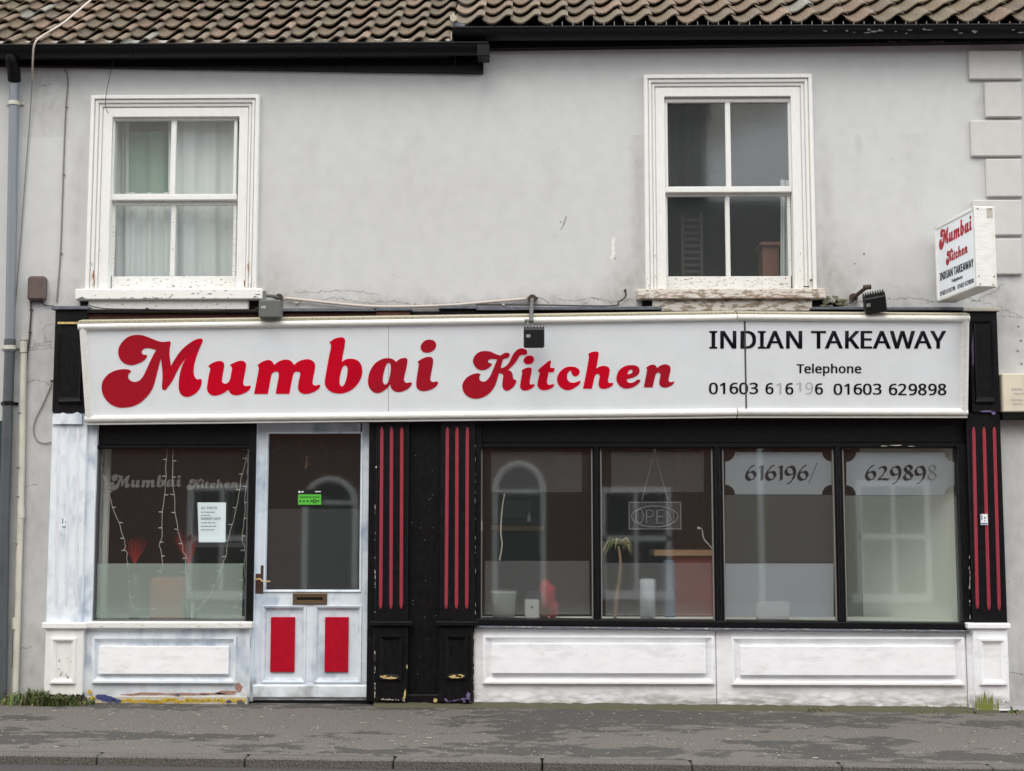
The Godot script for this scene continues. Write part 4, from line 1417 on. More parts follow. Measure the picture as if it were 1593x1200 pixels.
# ------------------------------------------------------------------ lettering
# outlines of the swash letters: [x0, y0, scale, outer loop, hole or dot ...]
func glyphs() -> Array:
	var A := 8.85
	var B := 7.586
	var C := 11.379
	return [
		["M", 150, 510, A, [[555, 98, 640, 107, 740, 142, 830, 178, 900, 195, 960, 192, 6005, 185, 1022, 205, 1012, 260, 1003, 340, 1010, 430, 6025, 528, 1080, 430, 1150, 330, 1230, 250, 1330, 180, 1410, 150, 1450, 155, 1462, 185, 1425, 270, 1385, 370, 1355, 470, 1338, 560, 1340, 640, 1360, 690, 1390, 712, 1425, 705, 6447, 715, 1445, 770, 1420, 840, 1360, 905, 1290, 945, 1225, 950],
			[1165, 920, 1135, 850, 1132, 760, 1150, 620, 1185, 510, 6235, 415, 1170, 500, 1110, 600, 1050, 720, 990, 810, 950, 855, 915, 855, 900, 820, 905, 740, 908, 640, 898, 520, 5885, 425, 865, 500, 835, 620, 805, 740, 770, 840, 710, 930, 620, 1020, 520, 1075, 400, 1100, 290, 1095, 190, 1050, 110, 965, 72, 860, 80, 750, 140, 660, 220, 605, 320, 575],
			[420, 572, 470, 590, 5470, 612, 440, 640, 437, 690, 470, 730, 530, 747, 590, 725, 640, 670, 690, 570, 740, 460, 790, 360, 5820, 308, 740, 285, 670, 285, 630, 310, 622, 345, 645, 370, 5692, 375, 690, 410, 640, 460, 570, 495, 490, 515, 400, 500, 340, 455, 305, 385, 300, 300, 335, 220, 400, 150, 470, 112]], []],
		["u", 310, 510, A, [[5120, 530, 170, 490, 240, 463, 300, 460, 338, 490, 340, 540, 325, 630, 312, 710, 315, 750, 350, 770, 395, 755, 425, 700, 440, 620, 450, 570, 440, 530, 5418, 515, 480, 480, 550, 457, 605, 458, 640, 490, 640, 550, 622, 650, 605, 740],
			[608, 785, 640, 803, 690, 797, 5708, 805, 690, 850, 630, 895, 560, 922, 490, 930, 430, 905, 405, 865, 5390, 858, 340, 895, 270, 925, 200, 935, 140, 910, 105, 850, 112, 770, 130, 660, 150, 570, 140, 545]], []],
		["m", 350, 510, A, [[5447, 515, 500, 475, 570, 447, 620, 447, 655, 475, 5675, 512, 730, 470, 800, 442, 860, 440, 910, 460, 5950, 512, 1010, 465, 1080, 440, 1150, 435, 1210, 460, 1240, 510, 1235, 580, 1215, 680, 1205, 750, 1215, 785, 1250, 797, 1290, 785, 6312, 790, 1295, 835, 1230, 880, 1150, 908, 1080, 910, 1030, 885],
			[1005, 840, 1010, 760, 1025, 690, 1035, 640, 1025, 612, 985, 605, 950, 620, 930, 680, 905, 800, 5885, 910, 5698, 910, 715, 800, 735, 690, 740, 640, 730, 612, 700, 605, 665, 615, 640, 650, 620, 740, 605, 830, 5588, 912, 5400, 912, 425, 780, 450, 650, 465, 560, 462, 540]], []],
		["b", 490, 510, B, [[5168, 172, 230, 130, 300, 112, 345, 125, 355, 165, 340, 270, 325, 340, 5318, 405, 360, 375, 430, 365, 500, 385, 545, 440, 558, 520, 540, 600, 490, 680, 420, 740, 340, 772, 250, 775, 170, 745, 120, 680, 118, 610, 140, 480, 165, 340, 188, 230, 185, 195]], [355, 445, 380, 465, 383, 520, 370, 600, 345, 670, 315, 692, 292, 670, 290, 600, 305, 520, 330, 460]],
		["a", 490, 510, B, [[760, 385, 820, 362, 880, 360, 925, 375, 5955, 405, 1000, 370, 1050, 357, 1085, 365, 1090, 400, 1075, 490, 1055, 570, 1050, 620, 1075, 650, 1120, 645, 6143, 648, 1130, 690, 1075, 735, 1000, 758, 940, 750, 900, 715, 5887, 668, 850, 715, 790, 758, 730, 772, 670, 745, 630, 680, 628, 590, 655, 500, 705, 425]], [875, 412, 893, 440, 893, 500, 880, 580, 860, 645, 825, 672, 802, 640, 803, 570, 825, 480, 850, 425]],
		["i", 490, 510, B, [[6208, 402, 1270, 362, 1335, 343, 1380, 352, 1395, 385, 1385, 470, 1365, 570, 1362, 615, 1385, 640, 1430, 635, 6453, 640, 1440, 680, 1380, 725, 1300, 748, 1240, 740, 1200, 705, 1195, 640, 1208, 540, 1222, 450, 1222, 420]], []],
		["dot", 490, 510, B, [[1430, 200, 1405, 155, 1345, 140, 1285, 160, 1248, 215, 1260, 270, 1310, 295, 1370, 285, 1415, 250]], []],
		["K", 710, 530, C, [[530, 185, 610, 198, 700, 240, 780, 265, 5795, 255, 850, 222, 905, 215, 940, 235, 940, 275, 900, 310, 850, 320, 5825, 335, 805, 400, 5785, 487, 850, 470, 920, 405, 970, 310, 1020, 220, 1090, 155, 1170, 138, 1235, 165, 1255, 215, 1225, 252, 1170, 250, 1120, 270, 1070, 350, 1000, 440, 5915, 520, 965, 545, 995, 600, 1005, 665, 1030, 690],
			[6065, 705, 1045, 770, 990, 840, 920, 885, 870, 885, 825, 845, 812, 780, 820, 690, 828, 620, 800, 585, 5752, 580, 730, 660, 700, 760, 640, 870, 550, 960, 440, 1015, 330, 1030, 220, 1000, 140, 930, 105, 830, 120, 740, 190, 650, 290, 595, 380, 578, 5428, 595, 408, 640, 415, 700, 470, 728],
			[530, 710, 590, 640, 640, 530, 690, 410, 5722, 335, 640, 325, 580, 335, 560, 370, 585, 398, 5632, 405, 610, 450, 540, 505, 450, 525, 370, 500, 310, 430, 292, 350, 325, 270, 400, 205, 470, 187]], []],
		["i", 810, 530, C, [[5015, 530, 70, 495, 130, 478, 175, 480, 195, 510, 185, 590, 165, 690, 160, 755, 180, 780, 230, 770, 5250, 782, 220, 830, 150, 870, 80, 885, 20, 870, -10, 820, -5, 760, 10, 660, 25, 580, 22, 555]], []],
		["dot", 810, 530, C, [[235, 320, 210, 275, 155, 265, 90, 285, 50, 345, 65, 395, 120, 420, 180, 410, 225, 375]], []],
		["t", 810, 530, C, [[5305, 545, 5330, 500, 400, 440, 470, 380, 520, 352, 540, 370, 525, 430, 5530, 485, 5600, 485, 598, 530, 5580, 560, 5495, 562, 485, 620, 468, 710, 470, 755, 500, 785, 560, 775, 5598, 772, 580, 815, 510, 860, 420, 878, 345, 862, 300, 805, 300, 740, 320, 650, 335, 590, 5340, 570]], []],
		["c", 810, 530, C, [[900, 460, 970, 470, 1030, 510, 1045, 560, 1020, 610, 970, 632, 925, 615, 900, 570, 5893, 530, 850, 550, 822, 610, 830, 690, 880, 740, 950, 745, 1010, 725, 6050, 712, 1060, 735, 1020, 790, 940, 845, 850, 878, 770, 865, 690, 810, 648, 730, 650, 640, 690, 560, 760, 495, 830, 465]], []],
		["h", 810, 530, C, [[6195, 240, 1250, 205, 1330, 193, 1375, 205, 1380, 245, 1360, 370, 6340, 497, 1400, 460, 1480, 447, 1545, 465, 1575, 510, 1567, 600, 1549, 690, 1552, 735, 1582, 752, 6637, 745, 1627, 790, 1572, 830, 1492, 855, 1422, 845, 1382, 800],
			[1382, 730, 1400, 640, 1392, 605, 1362, 588, 1327, 605, 1307, 650, 1287, 740, 6262, 852, 6105, 850, 1140, 680, 1180, 470, 1205, 320, 1207, 270]], []],
		["e", 920, 530, C, [[700, 435, 780, 440, 840, 480, 852, 550, 820, 610, 740, 655, 5625, 685, 640, 730, 690, 750, 760, 730, 810, 695, 5850, 688, 868, 710, 830, 765, 740, 825, 640, 850, 560, 840, 490, 790, 447, 710, 450, 620, 490, 530, 560, 470, 630, 442]], [5638, 600, 650, 555, 680, 520, 715, 515, 728, 545, 710, 580]],
		["n", 920, 530, C, [[5970, 480, 1030, 440, 1090, 425, 1135, 440, 6165, 485, 1220, 445, 1290, 422, 1350, 428, 1395, 465, 1400, 530, 1380, 620, 1368, 690, 1375, 725, 1410, 735, 6468, 722, 1455, 765, 1390, 810, 1310, 832, 1245, 820, 1205, 775, 1205, 710, 1222, 610, 1215, 580, 1185, 568, 1150, 585, 1130, 630, 1105, 730, 6085, 828, 5930, 828, 955, 690, 980, 560, 985, 510]], []],
	]

# every letter as one mesh, laid by where(mark, height); squeeze maps marks before that
func swash(parent: Node, where: Callable, h0: float, h1: float, m: Material, shade, from := 0, to := 99, called := "letter"):
	var list := glyphs()
	for i in range(from, mini(to, list.size())):
		var g: Array = list[i]
		var marks := []
		for seg in g[4]:
			marks.append_array(seg)
		var move := func(l: PackedVector2Array) -> PackedVector2Array:
			var out := PackedVector2Array()
			for v in l:
				out.append(Vector2(g[1], g[2]) + v / g[3])
			return out
		var st := begin()
		var hole := PackedVector2Array()
		if g[5].size():
			hole = move.call(outline(g[5], 4))
		slab(st, move.call(outline(marks, 4)), h0, h1, where, hole, shade)
		put(called, st, m, parent)

func sans(bold: bool) -> Font:
	var f := SystemFont.new()
	f.font_names = PackedStringArray(["Droid Sans"])
	f.font_weight = 700 if bold else 400
	return f

func red_shade(v: Vector2) -> Color:
	var t := smoothstep(235.0, 330.0, v.x) * (1.0 - smoothstep(520.0, 610.0, v.x)) + smoothstep(770.0, 850.0, v.x) * (1.0 - smoothstep(955.0, 1000.0, v.x))
	return Color(0.43, 0.014, 0.028).lerp(Color(0.66, 0.004, 0.027), t)

func half_round(st: SurfaceTool, a: Vector3, b: Vector3, side: Vector3, n: Vector3, w: float, h: float):
	st.set_smooth_group(4)
	for k in 6:
		var p := []
		for e in [[a, k], [b, k], [b, k + 1], [a, k + 1]]:
			var t: float = PI * e[1] / 6.0
			p.append(e[0] - side * cos(t) * w * 0.5 + n * sin(t) * h)
		face(st, p, n * sin(PI * (k + 0.5) / 6.0) - side * cos(PI * (k + 0.5) / 6.0))
	st.set_smooth_group(-1)

func signs():
	# the fascia leans out: 0.33 m from the wall along its top, 0.15 m along its foot
	var top := P(800, 495, 0.33)
	var foot := P(800, 650, 0.15)
	var n := Vector3(0, -(top.z - foot.z), top.y - foot.y).normalized()
	var pl := Plane(n, n.dot(top))
	var on := func(v: Vector2, h: float) -> Vector3: return pl.intersects_ray(EYE, ray(v.x, v.y)) + n * h
	var sg := thing("fascia_sign", "long white fascia sign reading Mumbai Kitchen in red swash letters over the shop front", "sign")
	var st := begin()
	for q in [["L", [124, 505, 604, 497.5, 604, 651.5, 133, 656]], ["M", [604.6, 497.5, 1157, 489, 1160, 645, 604.6, 651.5]], ["R", [1160, 489, 1506, 491, 1504, 645, 1162.5, 645]]]:
		st = begin()
		var p := PackedVector2Array()
		for i in range(0, 8, 2):
			p.append(Vector2(q[1][i], q[1][i + 1]))
		slab(st, p, -0.02, 0.0, on)
		put("panel", st, M.sign_face, sg)
	st = begin()
	slab(st, PackedVector2Array([Vector2(123, 505), Vector2(1150, 489), Vector2(1507, 491), Vector2(1505, 645), Vector2(1150, 644), Vector2(133, 656)]), -0.10, -0.022, on)
	put("casing", st, M.dark_plastic, sg)
	# half-round edge trim
	for t in [[122, 504.5, 1145.5, 489.5, 0.056], [1147, 489.6, 1508, 491.5, 0.056], [133, 652.5, 1146, 641.5, 0.056], [1147.5, 641.5, 1505, 641.5, 0.056]]:
		st = begin()
		var a: Vector3 = on.call(Vector2(t[0], t[1] + (4.5 if t[1] < 600 else 0.0)), 0.0)
		var b: Vector3 = on.call(Vector2(t[2], t[3] + (4.5 if t[1] < 600 else 0.0)), 0.0)
		half_round(st, a, b, n.cross((b - a).normalized()).normalized(), n, t[4], 0.03)
		var up := n.cross((b - a).normalized()).normalized()
		if t[1] > 600:
			box(st, Vector3(0, -0.046, -0.04), Vector3((b - a).length(), -0.031, 0.012), 0.004, Transform3D(Basis((b - a).normalized(), up, n), a))
		put("trim", st, M.sign_trim, sg)
	for t in [[129, 508, 139, 655], [1502, 495, 1500, 644]]:
		st = begin()
		var a: Vector3 = on.call(Vector2(t[0], t[1]), 0.0)
		var b: Vector3 = on.call(Vector2(t[2], t[3]), 0.0)
		half_round(st, a, b, n.cross((b - a).normalized()).normalized(), n, 0.062, 0.028)
		put("trim", st, M.sign_trim, sg)
	# dirty upper lip
	for t in [[122, 500, 1145, 486], [1148, 486.5, 1508, 489]]:
		st = begin()
		var a: Vector3 = on.call(Vector2(t[0], t[1] + 1.5), 0.0)
		var b: Vector3 = on.call(Vector2(t[2], t[3] + 1.5), 0.0)
		box(st, Vector3(0, -0.011, -0.1), Vector3((b - a).length(), 0.012, 0.012), 0.003, Transform3D(Basis((b - a).normalized(), n.cross((b - a).normalized()).normalized(), n), a))
		put("upper_lip", st, M.sign_top, sg)
	swash(sg, on, 0.0005, 0.003, M.vinyl_red, red_shade)
	for w in [["INDIAN TAKEAWAY", 1103.5, 515, 1472, 542.5, 0.85], ["Telephone", 1239.5, 566, 1340, 585, 0.4], ["01603", 1103, 595.5, 1179.5, 613.5, 0.42], ["6", 1191, 596, 1203.5, 613.5, 0.42], ["6", 1222, 596, 1234.5, 614, 0.42], ["6", 1268, 596.5, 1280.5, 614, 0.42], ["01603", 1297, 597, 1371.5, 614.5, 0.42], ["629898", 1383, 597, 1472.5, 615, 0.42]]:
		# a medium weight: the regular cut struck four times a hair apart
		var e: float = w[5]
		st = begin()
		for k in [[-e, -e * 0.4], [e, -e * 0.4], [-e, e * 0.4], [e, e * 0.4]]:
			var one := words(w[0], sans(false), w[1] + e + k[0], w[2] + k[1] + e * 0.4, w[3] - e + k[0], w[4] + k[1] - e * 0.4, on, 0.0005, 0.0025 + 0.00003 * (k[0] + 2.0 * k[1]))
			st.append_from(one.commit(), 0, Transform3D())
		put("lettering", st, M.vinyl_black, sg)
	for w in [["1", 1207.5, 596, 1215.5, 613.5], ["1", 1238.5, 595, 1246.5, 609], ["9", 1253, 595, 1265, 613.5]]:
		put("faded_lettering", words(w[0], sans(false), w[1], w[2], w[3], w[4], on, 0.0005, 0.0015), M.vinyl_faded, sg)
	st = begin()
	slab(st, PackedVector2Array([Vector2(1157.6, 495), Vector2(1159.4, 495), Vector2(1161.8, 640), Vector2(1160.6, 640)]), 0.0, 0.0032, on)
	put("joint", st, M.dark_mark, sg)
	# --- the projecting box sign at the right
	var ps := thing("projecting_sign", "white double-sided box sign on the wall above the right pilaster, lettered Mumbai Kitchen", "sign")
	var near_t := P(1515, 321, 0.85)
	var near_b := P(1515, 446, 0.85)
	var far_t := P(1453.5, 353, 0.12)
	var far_b := P(1453.5, 471, 0.12)
	var y0 := (near_b.y + far_b.y) / 2
	var y1 := (near_t.y + far_t.y) / 2
	var org := Vector3(far_t.x, y0, 0.12)
	var zz := Vector3(near_t.x - far_t.x, 0, 0.73)
	var reach := zz.length()
	zz /= reach
	var xx := Vector3.UP.cross(zz).normalized()
	var xf := Transform3D(Basis(xx, Vector3.UP, zz), org)
	var hh := y1 - y0
	var th := 0.16
	st = begin()
	box(st, Vector3(0.008, 0.01, 0.01), Vector3(th - 0.008, hh - 0.01, reach - 0.01), 0.0, xf)
	put("face_panel", st, M.sign_face, ps)
	st = begin()
	box(st, Vector3(0.0, 0.02, reach - 0.012), Vector3(th, hh - 0.02, reach), 0.005, xf)
	for e in [[0.0, 0.0, 0.0, th, 0.03, reach], [0.0, hh - 0.03, 0.0, th, hh, reach], [0.0, 0.0, 0.0, th, hh, 0.03]]:
		box(st, Vector3(e[0], e[1], e[2]), Vector3(e[3], e[4], e[5]), 0.006, xf)
	for x in [0.0, th - 0.014]:
		box(st, Vector3(x, 0.0, reach - 0.03), Vector3(x + 0.014, hh, reach + 0.004), 0.006, xf)
	put("case", st, M.sign_trim, ps)
	st = begin()
	for q in [[0.03, 0.02], [th - 0.03, 0.02], [0.03, hh - 0.02], [th - 0.03, hh - 0.02], [0.02, 0.08], [th - 0.02, 0.08]]:
		box(st, Vector3(q[0] - 0.004, q[1] - 0.004, reach), Vector3(q[0] + 0.004, q[1] + 0.004, reach + 0.006), 0.002, xf)
	put("screw", st, M.rusty_iron, ps)
	st = begin()
	box(st, Vector3(th * 0.62, hh - 0.09, reach), Vector3(th * 0.96, hh - 0.012, reach + 0.0012), 0.0, xf)
	put("algae_stain", st, M.pale_flake, ps)
	st = begin()
	tube(st, [xf * Vector3(th / 2, hh * 0.3, -0.13), xf * Vector3(th / 2, hh * 0.3, 0.02)], 0.02, 8)
	tube(st, [xf * Vector3(th / 2, hh * 0.8, -0.13), xf * Vector3(th / 2, hh * 0.8, 0.02)], 0.02, 8)
	put("bracket", st, M.rusty_iron, ps)
	# face lettering: u runs from the wall outwards, v downwards
	var uv := func(u: float, v: float, h: float) -> Vector3: return xf * Vector3(-h + 0.008, hh * (1.0 - v), reach * u)
	var m1 := func(v: Vector2, h: float) -> Vector3: return uv.call(lerpf(0.10, 0.92, (v.x - 160.0) / 522.0), lerpf(0.07, 0.335, (v.y - 520.0) / 113.0), h)
	var m2 := func(v: Vector2, h: float) -> Vector3: return uv.call(lerpf(0.26, 0.80, (v.x - 718.0) / 330.0), lerpf(0.385, 0.575, (v.y - 543.0) / 77.0), h)
	swash(ps, m1, 0.0005, 0.003, M.vinyl_red, func(v): return Color(0.42, 0.03, 0.04), 0, 7)
	swash(ps, m2, 0.0005, 0.003, M.vinyl_red, func(v): return Color(0.42, 0.03, 0.04), 7, 15)
	var at := func(v: Vector2, h: float) -> Vector3: return uv.call(v.x, v.y, h)
	for w in [["INDIAN TAKEAWAY", 0.09, 0.635, 0.93, 0.735, 0.0], ["Telephone", 0.38, 0.775, 0.66, 0.835, 0.5], ["01603 616196", 0.08, 0.875, 0.47, 0.935, 0.4], ["01603 629898", 0.53, 0.875, 0.92, 0.935, 0.4]]:
		put("lettering", words(w[0], sans(w[5] < 0.35), w[1], w[2], w[3], w[4], at, 0.0005, 0.0025), M.vinyl_black, ps)
	# neighbour's cream sign box
	var nb := thing("neighbour_sign", "weathered cream sign box at the right edge beside the black pilaster head", "sign")
	st = begin()
	pb(st, 1560, 581, 1900, 641, 0.0, 0.15, 0.008)
	put("box_face", st, M.cream_box, nb)
	st = begin()
	pb(st, 1561, 641, 1900, 652, 0.0, 0.13, 0.004)
	put("dark_base", st, M.black_plain, nb)
	st = begin()
	for r in [[1574, 604, 1592, 608], [1577, 611, 1593, 614], [1573, 621, 1592, 624], [1576, 627, 1590, 630]]:
		pb(st, r[0], r[1], r[2], r[3], 0.149, 0.1512, 0.0)
	put("faded_print", st, M.pale_flake, nb)

# ------------------------------------------------------------------ pipes, cables, lamps
func gutter(x0: float, x1: float, y0: float, y1: float, z: float, r: float, label: String, m: Material):
	var g := thing("gutter", label, "gutter", "gutters under the roof edges")
	var st := begin()
	st.set_smooth_group(5)
	var n := 9
	for s in [1.0, 0.9]:
		for k in n:
			var p := []
			for e in [[x0, y0, k], [x1, y1, k], [x1, y1, k + 1], [x0, y0, k + 1]]:
				var a: float = PI * e[2] / n
				p.append(Vector3(e[0], e[1] - sin(a) * r * s, z - cos(a) * r * s))
			var a2 := PI * (k + 0.5) / n
			face(st, p, Vector3(0, -sin(a2), -cos(a2)) * (1.0 if s == 1.0 else -1.0))
	st.set_smooth_group(-1)
	box(st, Vector3(x0, y0 - 0.012, z + r - 0.006), Vector3(x1, y0 + 0.002, z + r + 0.006), 0.002, Transform3D(Basis(Vector3(0, 0, 1), (y1 - y0) / (x1 - x0)), Vector3(0, (y1 - y0) / (x1 - x0) * -x0 * 0.0, 0)) if absf(y1 - y0) < 0.001 else Transform3D())
	put("channel", st, m, g)
	var x := x0 + 0.35
	while x < x1 - 0.05:
		st = begin()
		tube(st, [Vector3(x, y0 + 0.004, z + r + 0.006), Vector3(x, y0 - r * 0.75, z + r * 0.78), Vector3(x, y0 - r * 1.04, z), Vector3(x, y0 - r * 0.75, z - r * 0.78)], 0.008, 5)
		put("clip", st, m, g)
		x += 1.7
	return g

func cable(label: String, marks: Array, z: float, r: float, m: Material, clips := [], called := "cable"):
	var c := thing(called, label, "cable")
	var st := begin()
	tube(st, smooth(line(marks, z), 4), r, 6)
	put("sheath", st, m, c)
	for q in clips:
		st = begin()
		pb(st, q[0] - 2, q[1] - 1.2, q[0] + 2, q[1] + 1.2, 0.0, z + r + 0.003, 0.002)
		put("clip", st, m, c)

func fittings():
	var gl := P(300, 69, 0.25)
	var g1 = gutter(-7.0, P(760, 69, 0.25).x, gl.y, gl.y, 0.19, 0.085, "long black gutter under the lower left roof, open at its right end", M.black_plain)
	var st := begin()
	pb(st, 742, 68, 761, 87, 0.11, 0.285, 0.006)
	put("stop_end", st, M.black_plain, g1)
	gl = P(1100, 40, 0.28)
	var g2 = gutter(P(704, 40, 0.25).x, 7.0, gl.y, gl.y, 0.20, 0.085, "black gutter under the higher right roof, its paint flaking at the right", M.black_old)
	st = begin()
	for k in 24:
		var x := 1280.0 + 310.0 * rng.randf()
		flake(st, x, 45 + 8 * rng.randf(), 2 + 9 * rng.randf() * rng.randf(), 0.8 + 1.8 * rng.randf(), 0.288 - 0.006 * rng.randf(), 0.55, 9)
	for k in 18:
		flake(st, 1350 + 240 * rng.randf(), 63.5 + 3 * rng.randf(), 3 + 12 * rng.randf() * rng.randf(), 0.8 + 0.8 * rng.randf(), 0.079, 0.55, 9)
	put("flaking_paint", st, M.gutter_flake, g2)
	# downpipe
	var dp := thing("downpipe", "grey rainwater downpipe down the left edge of the facade, darker in its lower half", "downpipe")
	st = begin()
	tube(st, smooth([P(17, 86, 0.19), P(18, 96, 0.18), P(21, 110, 0.12), P(22, 126, 0.075)], 4), 0.052, 12)
	put("swan_neck", st, M.black_plain, dp)
	st = begin()
	tube(st, [P(22.5, 120, 0.075), P(21.5, 160, 0.075), P(15, 540, 0.075)], 0.039, 14)
	put("upper_pipe", st, M.grey_plastic, dp)
	st = begin()
	tube(st, [P(15.2, 528, 0.075), P(14.8, 548, 0.075)], 0.046, 14)
	tube(st, [P(14.8, 546, 0.075), P(6, 820, 0.075), P(2, 1092, 0.075)], 0.041, 14)
	put("lower_pipe", st, M.dark_plastic, dp)
	for q in [[21.3, 161, M.cream_plastic, 20], [15, 541, M.cream_plastic, 22], [12.3, 628, M.black_plain, 20]]:
		st = begin()
		tube(st, [P(q[0], q[1] - 3, 0.075), P(q[0], q[1] + 3, 0.075)], 0.047, 14)
		pb(st, q[0] - q[3] * 0.6, q[1] - 2, q[0] + q[3] * 0.75, q[1] + 2, 0.0, 0.02, 0.003)
		put("bracket", st, q[2], dp)
	var wp := thing("waste_pipe", "thin cream waste pipe up the wall between the downpipe and the left pilaster", "pipe")
	st = begin()
	tube(st, [P(37, 527, 0.04), P(32, 780, 0.04), P(23, 1082, 0.04)], 0.026, 12)
	put("pipe", st, M.cream_plastic, wp)
	for q in [[37, 530], [36.5, 549], [32.5, 643], [30.5, 728], [29.8, 773], [27, 846], [24.5, 962]]:
		st = begin()
		tube(st, [P(q[0], q[1] - 1, 0.04), P(q[0], q[1] + 1, 0.04)], 0.0285, 12)
		put("collar", st, M.cable_grey, wp)
	for q in [[36, 540], [32, 797], [24, 970]]:
		st = begin()
		tube(st, [P(q[0], q[1] - 9, 0.04), P(q[0], q[1] + 9, 0.04)], 0.0295, 12)
		put("collar", st, M.cream_plastic, wp)
	var jb := thing("junction_box", "brown plastic telephone junction box on the grey wall near the downpipe", "junction box")
	st = begin()
	pb(st, 41.5, 429, 69, 467, 0.0, 0.075, 0.018)
	put("cover", st, M.brown_plastic, jb)
	st = begin()
	pb(st, 46, 466, 66, 469, 0.0, 0.05, 0.004)
	put("gland", st, M.cable_dark, jb)
	cable("dark telephone cable dropping from the brown junction box to the ground", [47, 468, 48, 485, 47, 500, 45, 530, 41, 560, 36, 640, 30, 780, 22, 960, 19, 1040], 0.015, 0.007, M.cable_dark, [[47.5, 482], [45.5, 517]])
	cable("short black cable from the brown junction box to the lead cap", [63, 468, 68, 474, 76, 476, 84, 476], 0.02, 0.006, M.cable_dark)
	cable("pale cable off the roof tiles down the wall beside the downpipe", [148, -4, 100, 36, 62, 58, 53, 72, 50.5, 100, 50, 125, 44, 210, 37, 300, 30, 395, 24, 470, 21, 520, 23, 538], 0.02, 0.0055, M.cable_grey)
	# that cable hangs forward over tiles and gutter
	var last: Node = get_child(get_child_count() - 1)
	last.get_child(0).free()
	st = begin()
	var pts := [P(148, -6, 0.02 - 0.30), P(100, 34, 0.12), P(64, 57, 0.27), P(53, 70, 0.30), P(50.5, 100, 0.20), P(50, 125, 0.05), P(44, 210, 0.02), P(37, 300, 0.02), P(30, 395, 0.02), P(24, 470, 0.02), P(21, 520, 0.02), P(23, 538, 0.02)]
	tube(st, smooth(pts.slice(0, 6), 5), 0.008, 6)
	put("sheath", st, M.cable_pale, last)
	st = begin()
	tube(st, smooth(pts.slice(5), 5), 0.0045, 6)
	put("lower_run", st, M.cable_grey, last)
	cable("thin painted cable clipped to the wall left of the curtained window", [100, 108, 104, 116, 105, 135, 102, 170, 98.5, 260, 94, 390, 88, 470], 0.008, 0.006, M.cable_grey, [[102.5, 166], [98, 271], [94, 394]])
	cable("thin loose wire from the gutter over the curtained window's top corner", [192, 64, 184, 68, 179, 82, 172, 112, 165, 146, 164, 166, 168, 176], 0.09, 0.003, M.cable_dark)
	cable("grey cable looping out from the left pilaster on the wall", [80, 598, 66, 630, 54, 655, 52, 672, 58, 686, 70, 690, 80, 688], 0.01, 0.004, M.cable_grey, [[79, 592]])
	cable("pale conduit sagging along the wall between two floodlights", [444, 464, 500, 470, 570, 476.5, 640, 477, 700, 475, 760, 470, 822, 465], 0.03, 0.0125, M.cable_pale, [[461, 471], [783, 474]], "conduit")
	cable("black cable lying along the lead above the sign towards the right window", [740, 474, 830, 474.5, 950, 476, 962, 470, 973, 462, 973, 452], 0.03, 0.0065, M.cable_dark, [[973, 451]])
	cable("fine flex from the middle floodlight down to the sign top", [838, 463, 850, 468, 857, 478, 868, 487], 0.1, 0.0035, M.cable_grey)
	cable("thin cable strung under the curtained window's apron board", [136, 474, 160, 480, 230, 481.5, 300, 482.5, 385, 484, 402, 478], 0.08, 0.0045, M.cable_dark, [[228, 480], [305, 482]])
	cable("pale flex from the right floodlight along the sign top", [1331, 468, 1326, 474, 1310, 479, 1285, 482], 0.1, 0.004, M.cable_grey)
	# floodlights
	var f1 := thing("floodlight", "weathered grey floodlight at the left sill end above the sign", "floodlight", "floodlights over the fascia sign")
	st = begin()
	var r := R(402, 466, 436, 495, 0.42)
	box(st, Vector3(r[0], r[1], 0.30), Vector3(r[2], r[3], 0.42), 0.012)
	put("housing", st, M.lamp_grey, f1)
	st = begin()
	pb(st, 406, 476, 413, 480, 0.41, 0.4225, 0.0)
	put("label_plate", st, M.label_grey, f1)
	st = begin()
	tube(st, [P(433, 464, 0.03), P(424, 461, 0.15), P(411, 460, 0.32)], 0.014, 8)
	tube(st, [P(411, 454, 0.33), P(411, 470, 0.36)], 0.015, 8)
	put("arm", st, M.lamp_grey, f1)
	st = begin()
	tube(st, [P(434, 463, 0.0), P(434, 463, 0.05)], 0.032, 10)
	put("wall_rose", st, M.rusty_iron, f1)
	var f2 := thing("floodlight", "black floodlight hanging on a down arm in front of the middle of the sign", "floodlight", "floodlights over the fascia sign")
	st = begin()
	tube(st, [P(828, 465, 0.0), P(828, 465, 0.05)], 0.036, 12)
	tube(st, [P(819, 465, 0.03), P(837, 464, 0.03)], 0.012, 8)
	put("wall_rose", st, M.rusty_iron, f2)
	st = begin()
	tube(st, [P(828, 466, 0.05), P(827, 478, 0.26), P(826, 500, 0.46)], 0.016, 8)
	tube(st, [P(816, 499.5, 0.46), P(830, 499.5, 0.46)], 0.014, 8)
	tube(st, [P(821, 499, 0.47), P(821, 514, 0.50)], 0.011, 8)
	put("arm", st, M.lamp_grey, f2)
	st = begin()
	r = R(814.5, 508, 847, 539.5, 0.52)
	var hb := Transform3D(Basis(Vector3(1, 0, 0), 0.25), Vector3((r[0] + r[2]) / 2, (r[1] + r[3]) / 2, 0.46))
	var hw: float = (r[2] - r[0]) / 2
	var hv: float = (r[3] - r[1]) / 2 * 0.97
	box(st, Vector3(-hw, -hv, -0.05), Vector3(hw, hv, 0.05), 0.01, hb)
	for k in 7:
		box(st, Vector3(-hw * 0.9 + hw * 0.3 * k - 0.004, hv, -0.04), Vector3(-hw * 0.9 + hw * 0.3 * k + 0.004, hv + 0.012, 0.04), 0.0, hb)
	put("housing", st, M.lamp_black, f2)
	st = begin()
	box(st, Vector3(-hw * 0.75, hv * 0.10, 0.05), Vector3(-hw * 0.35, hv * 0.40, 0.0515), 0.0, hb)
	put("label_plate", st, M.label_grey, f2)
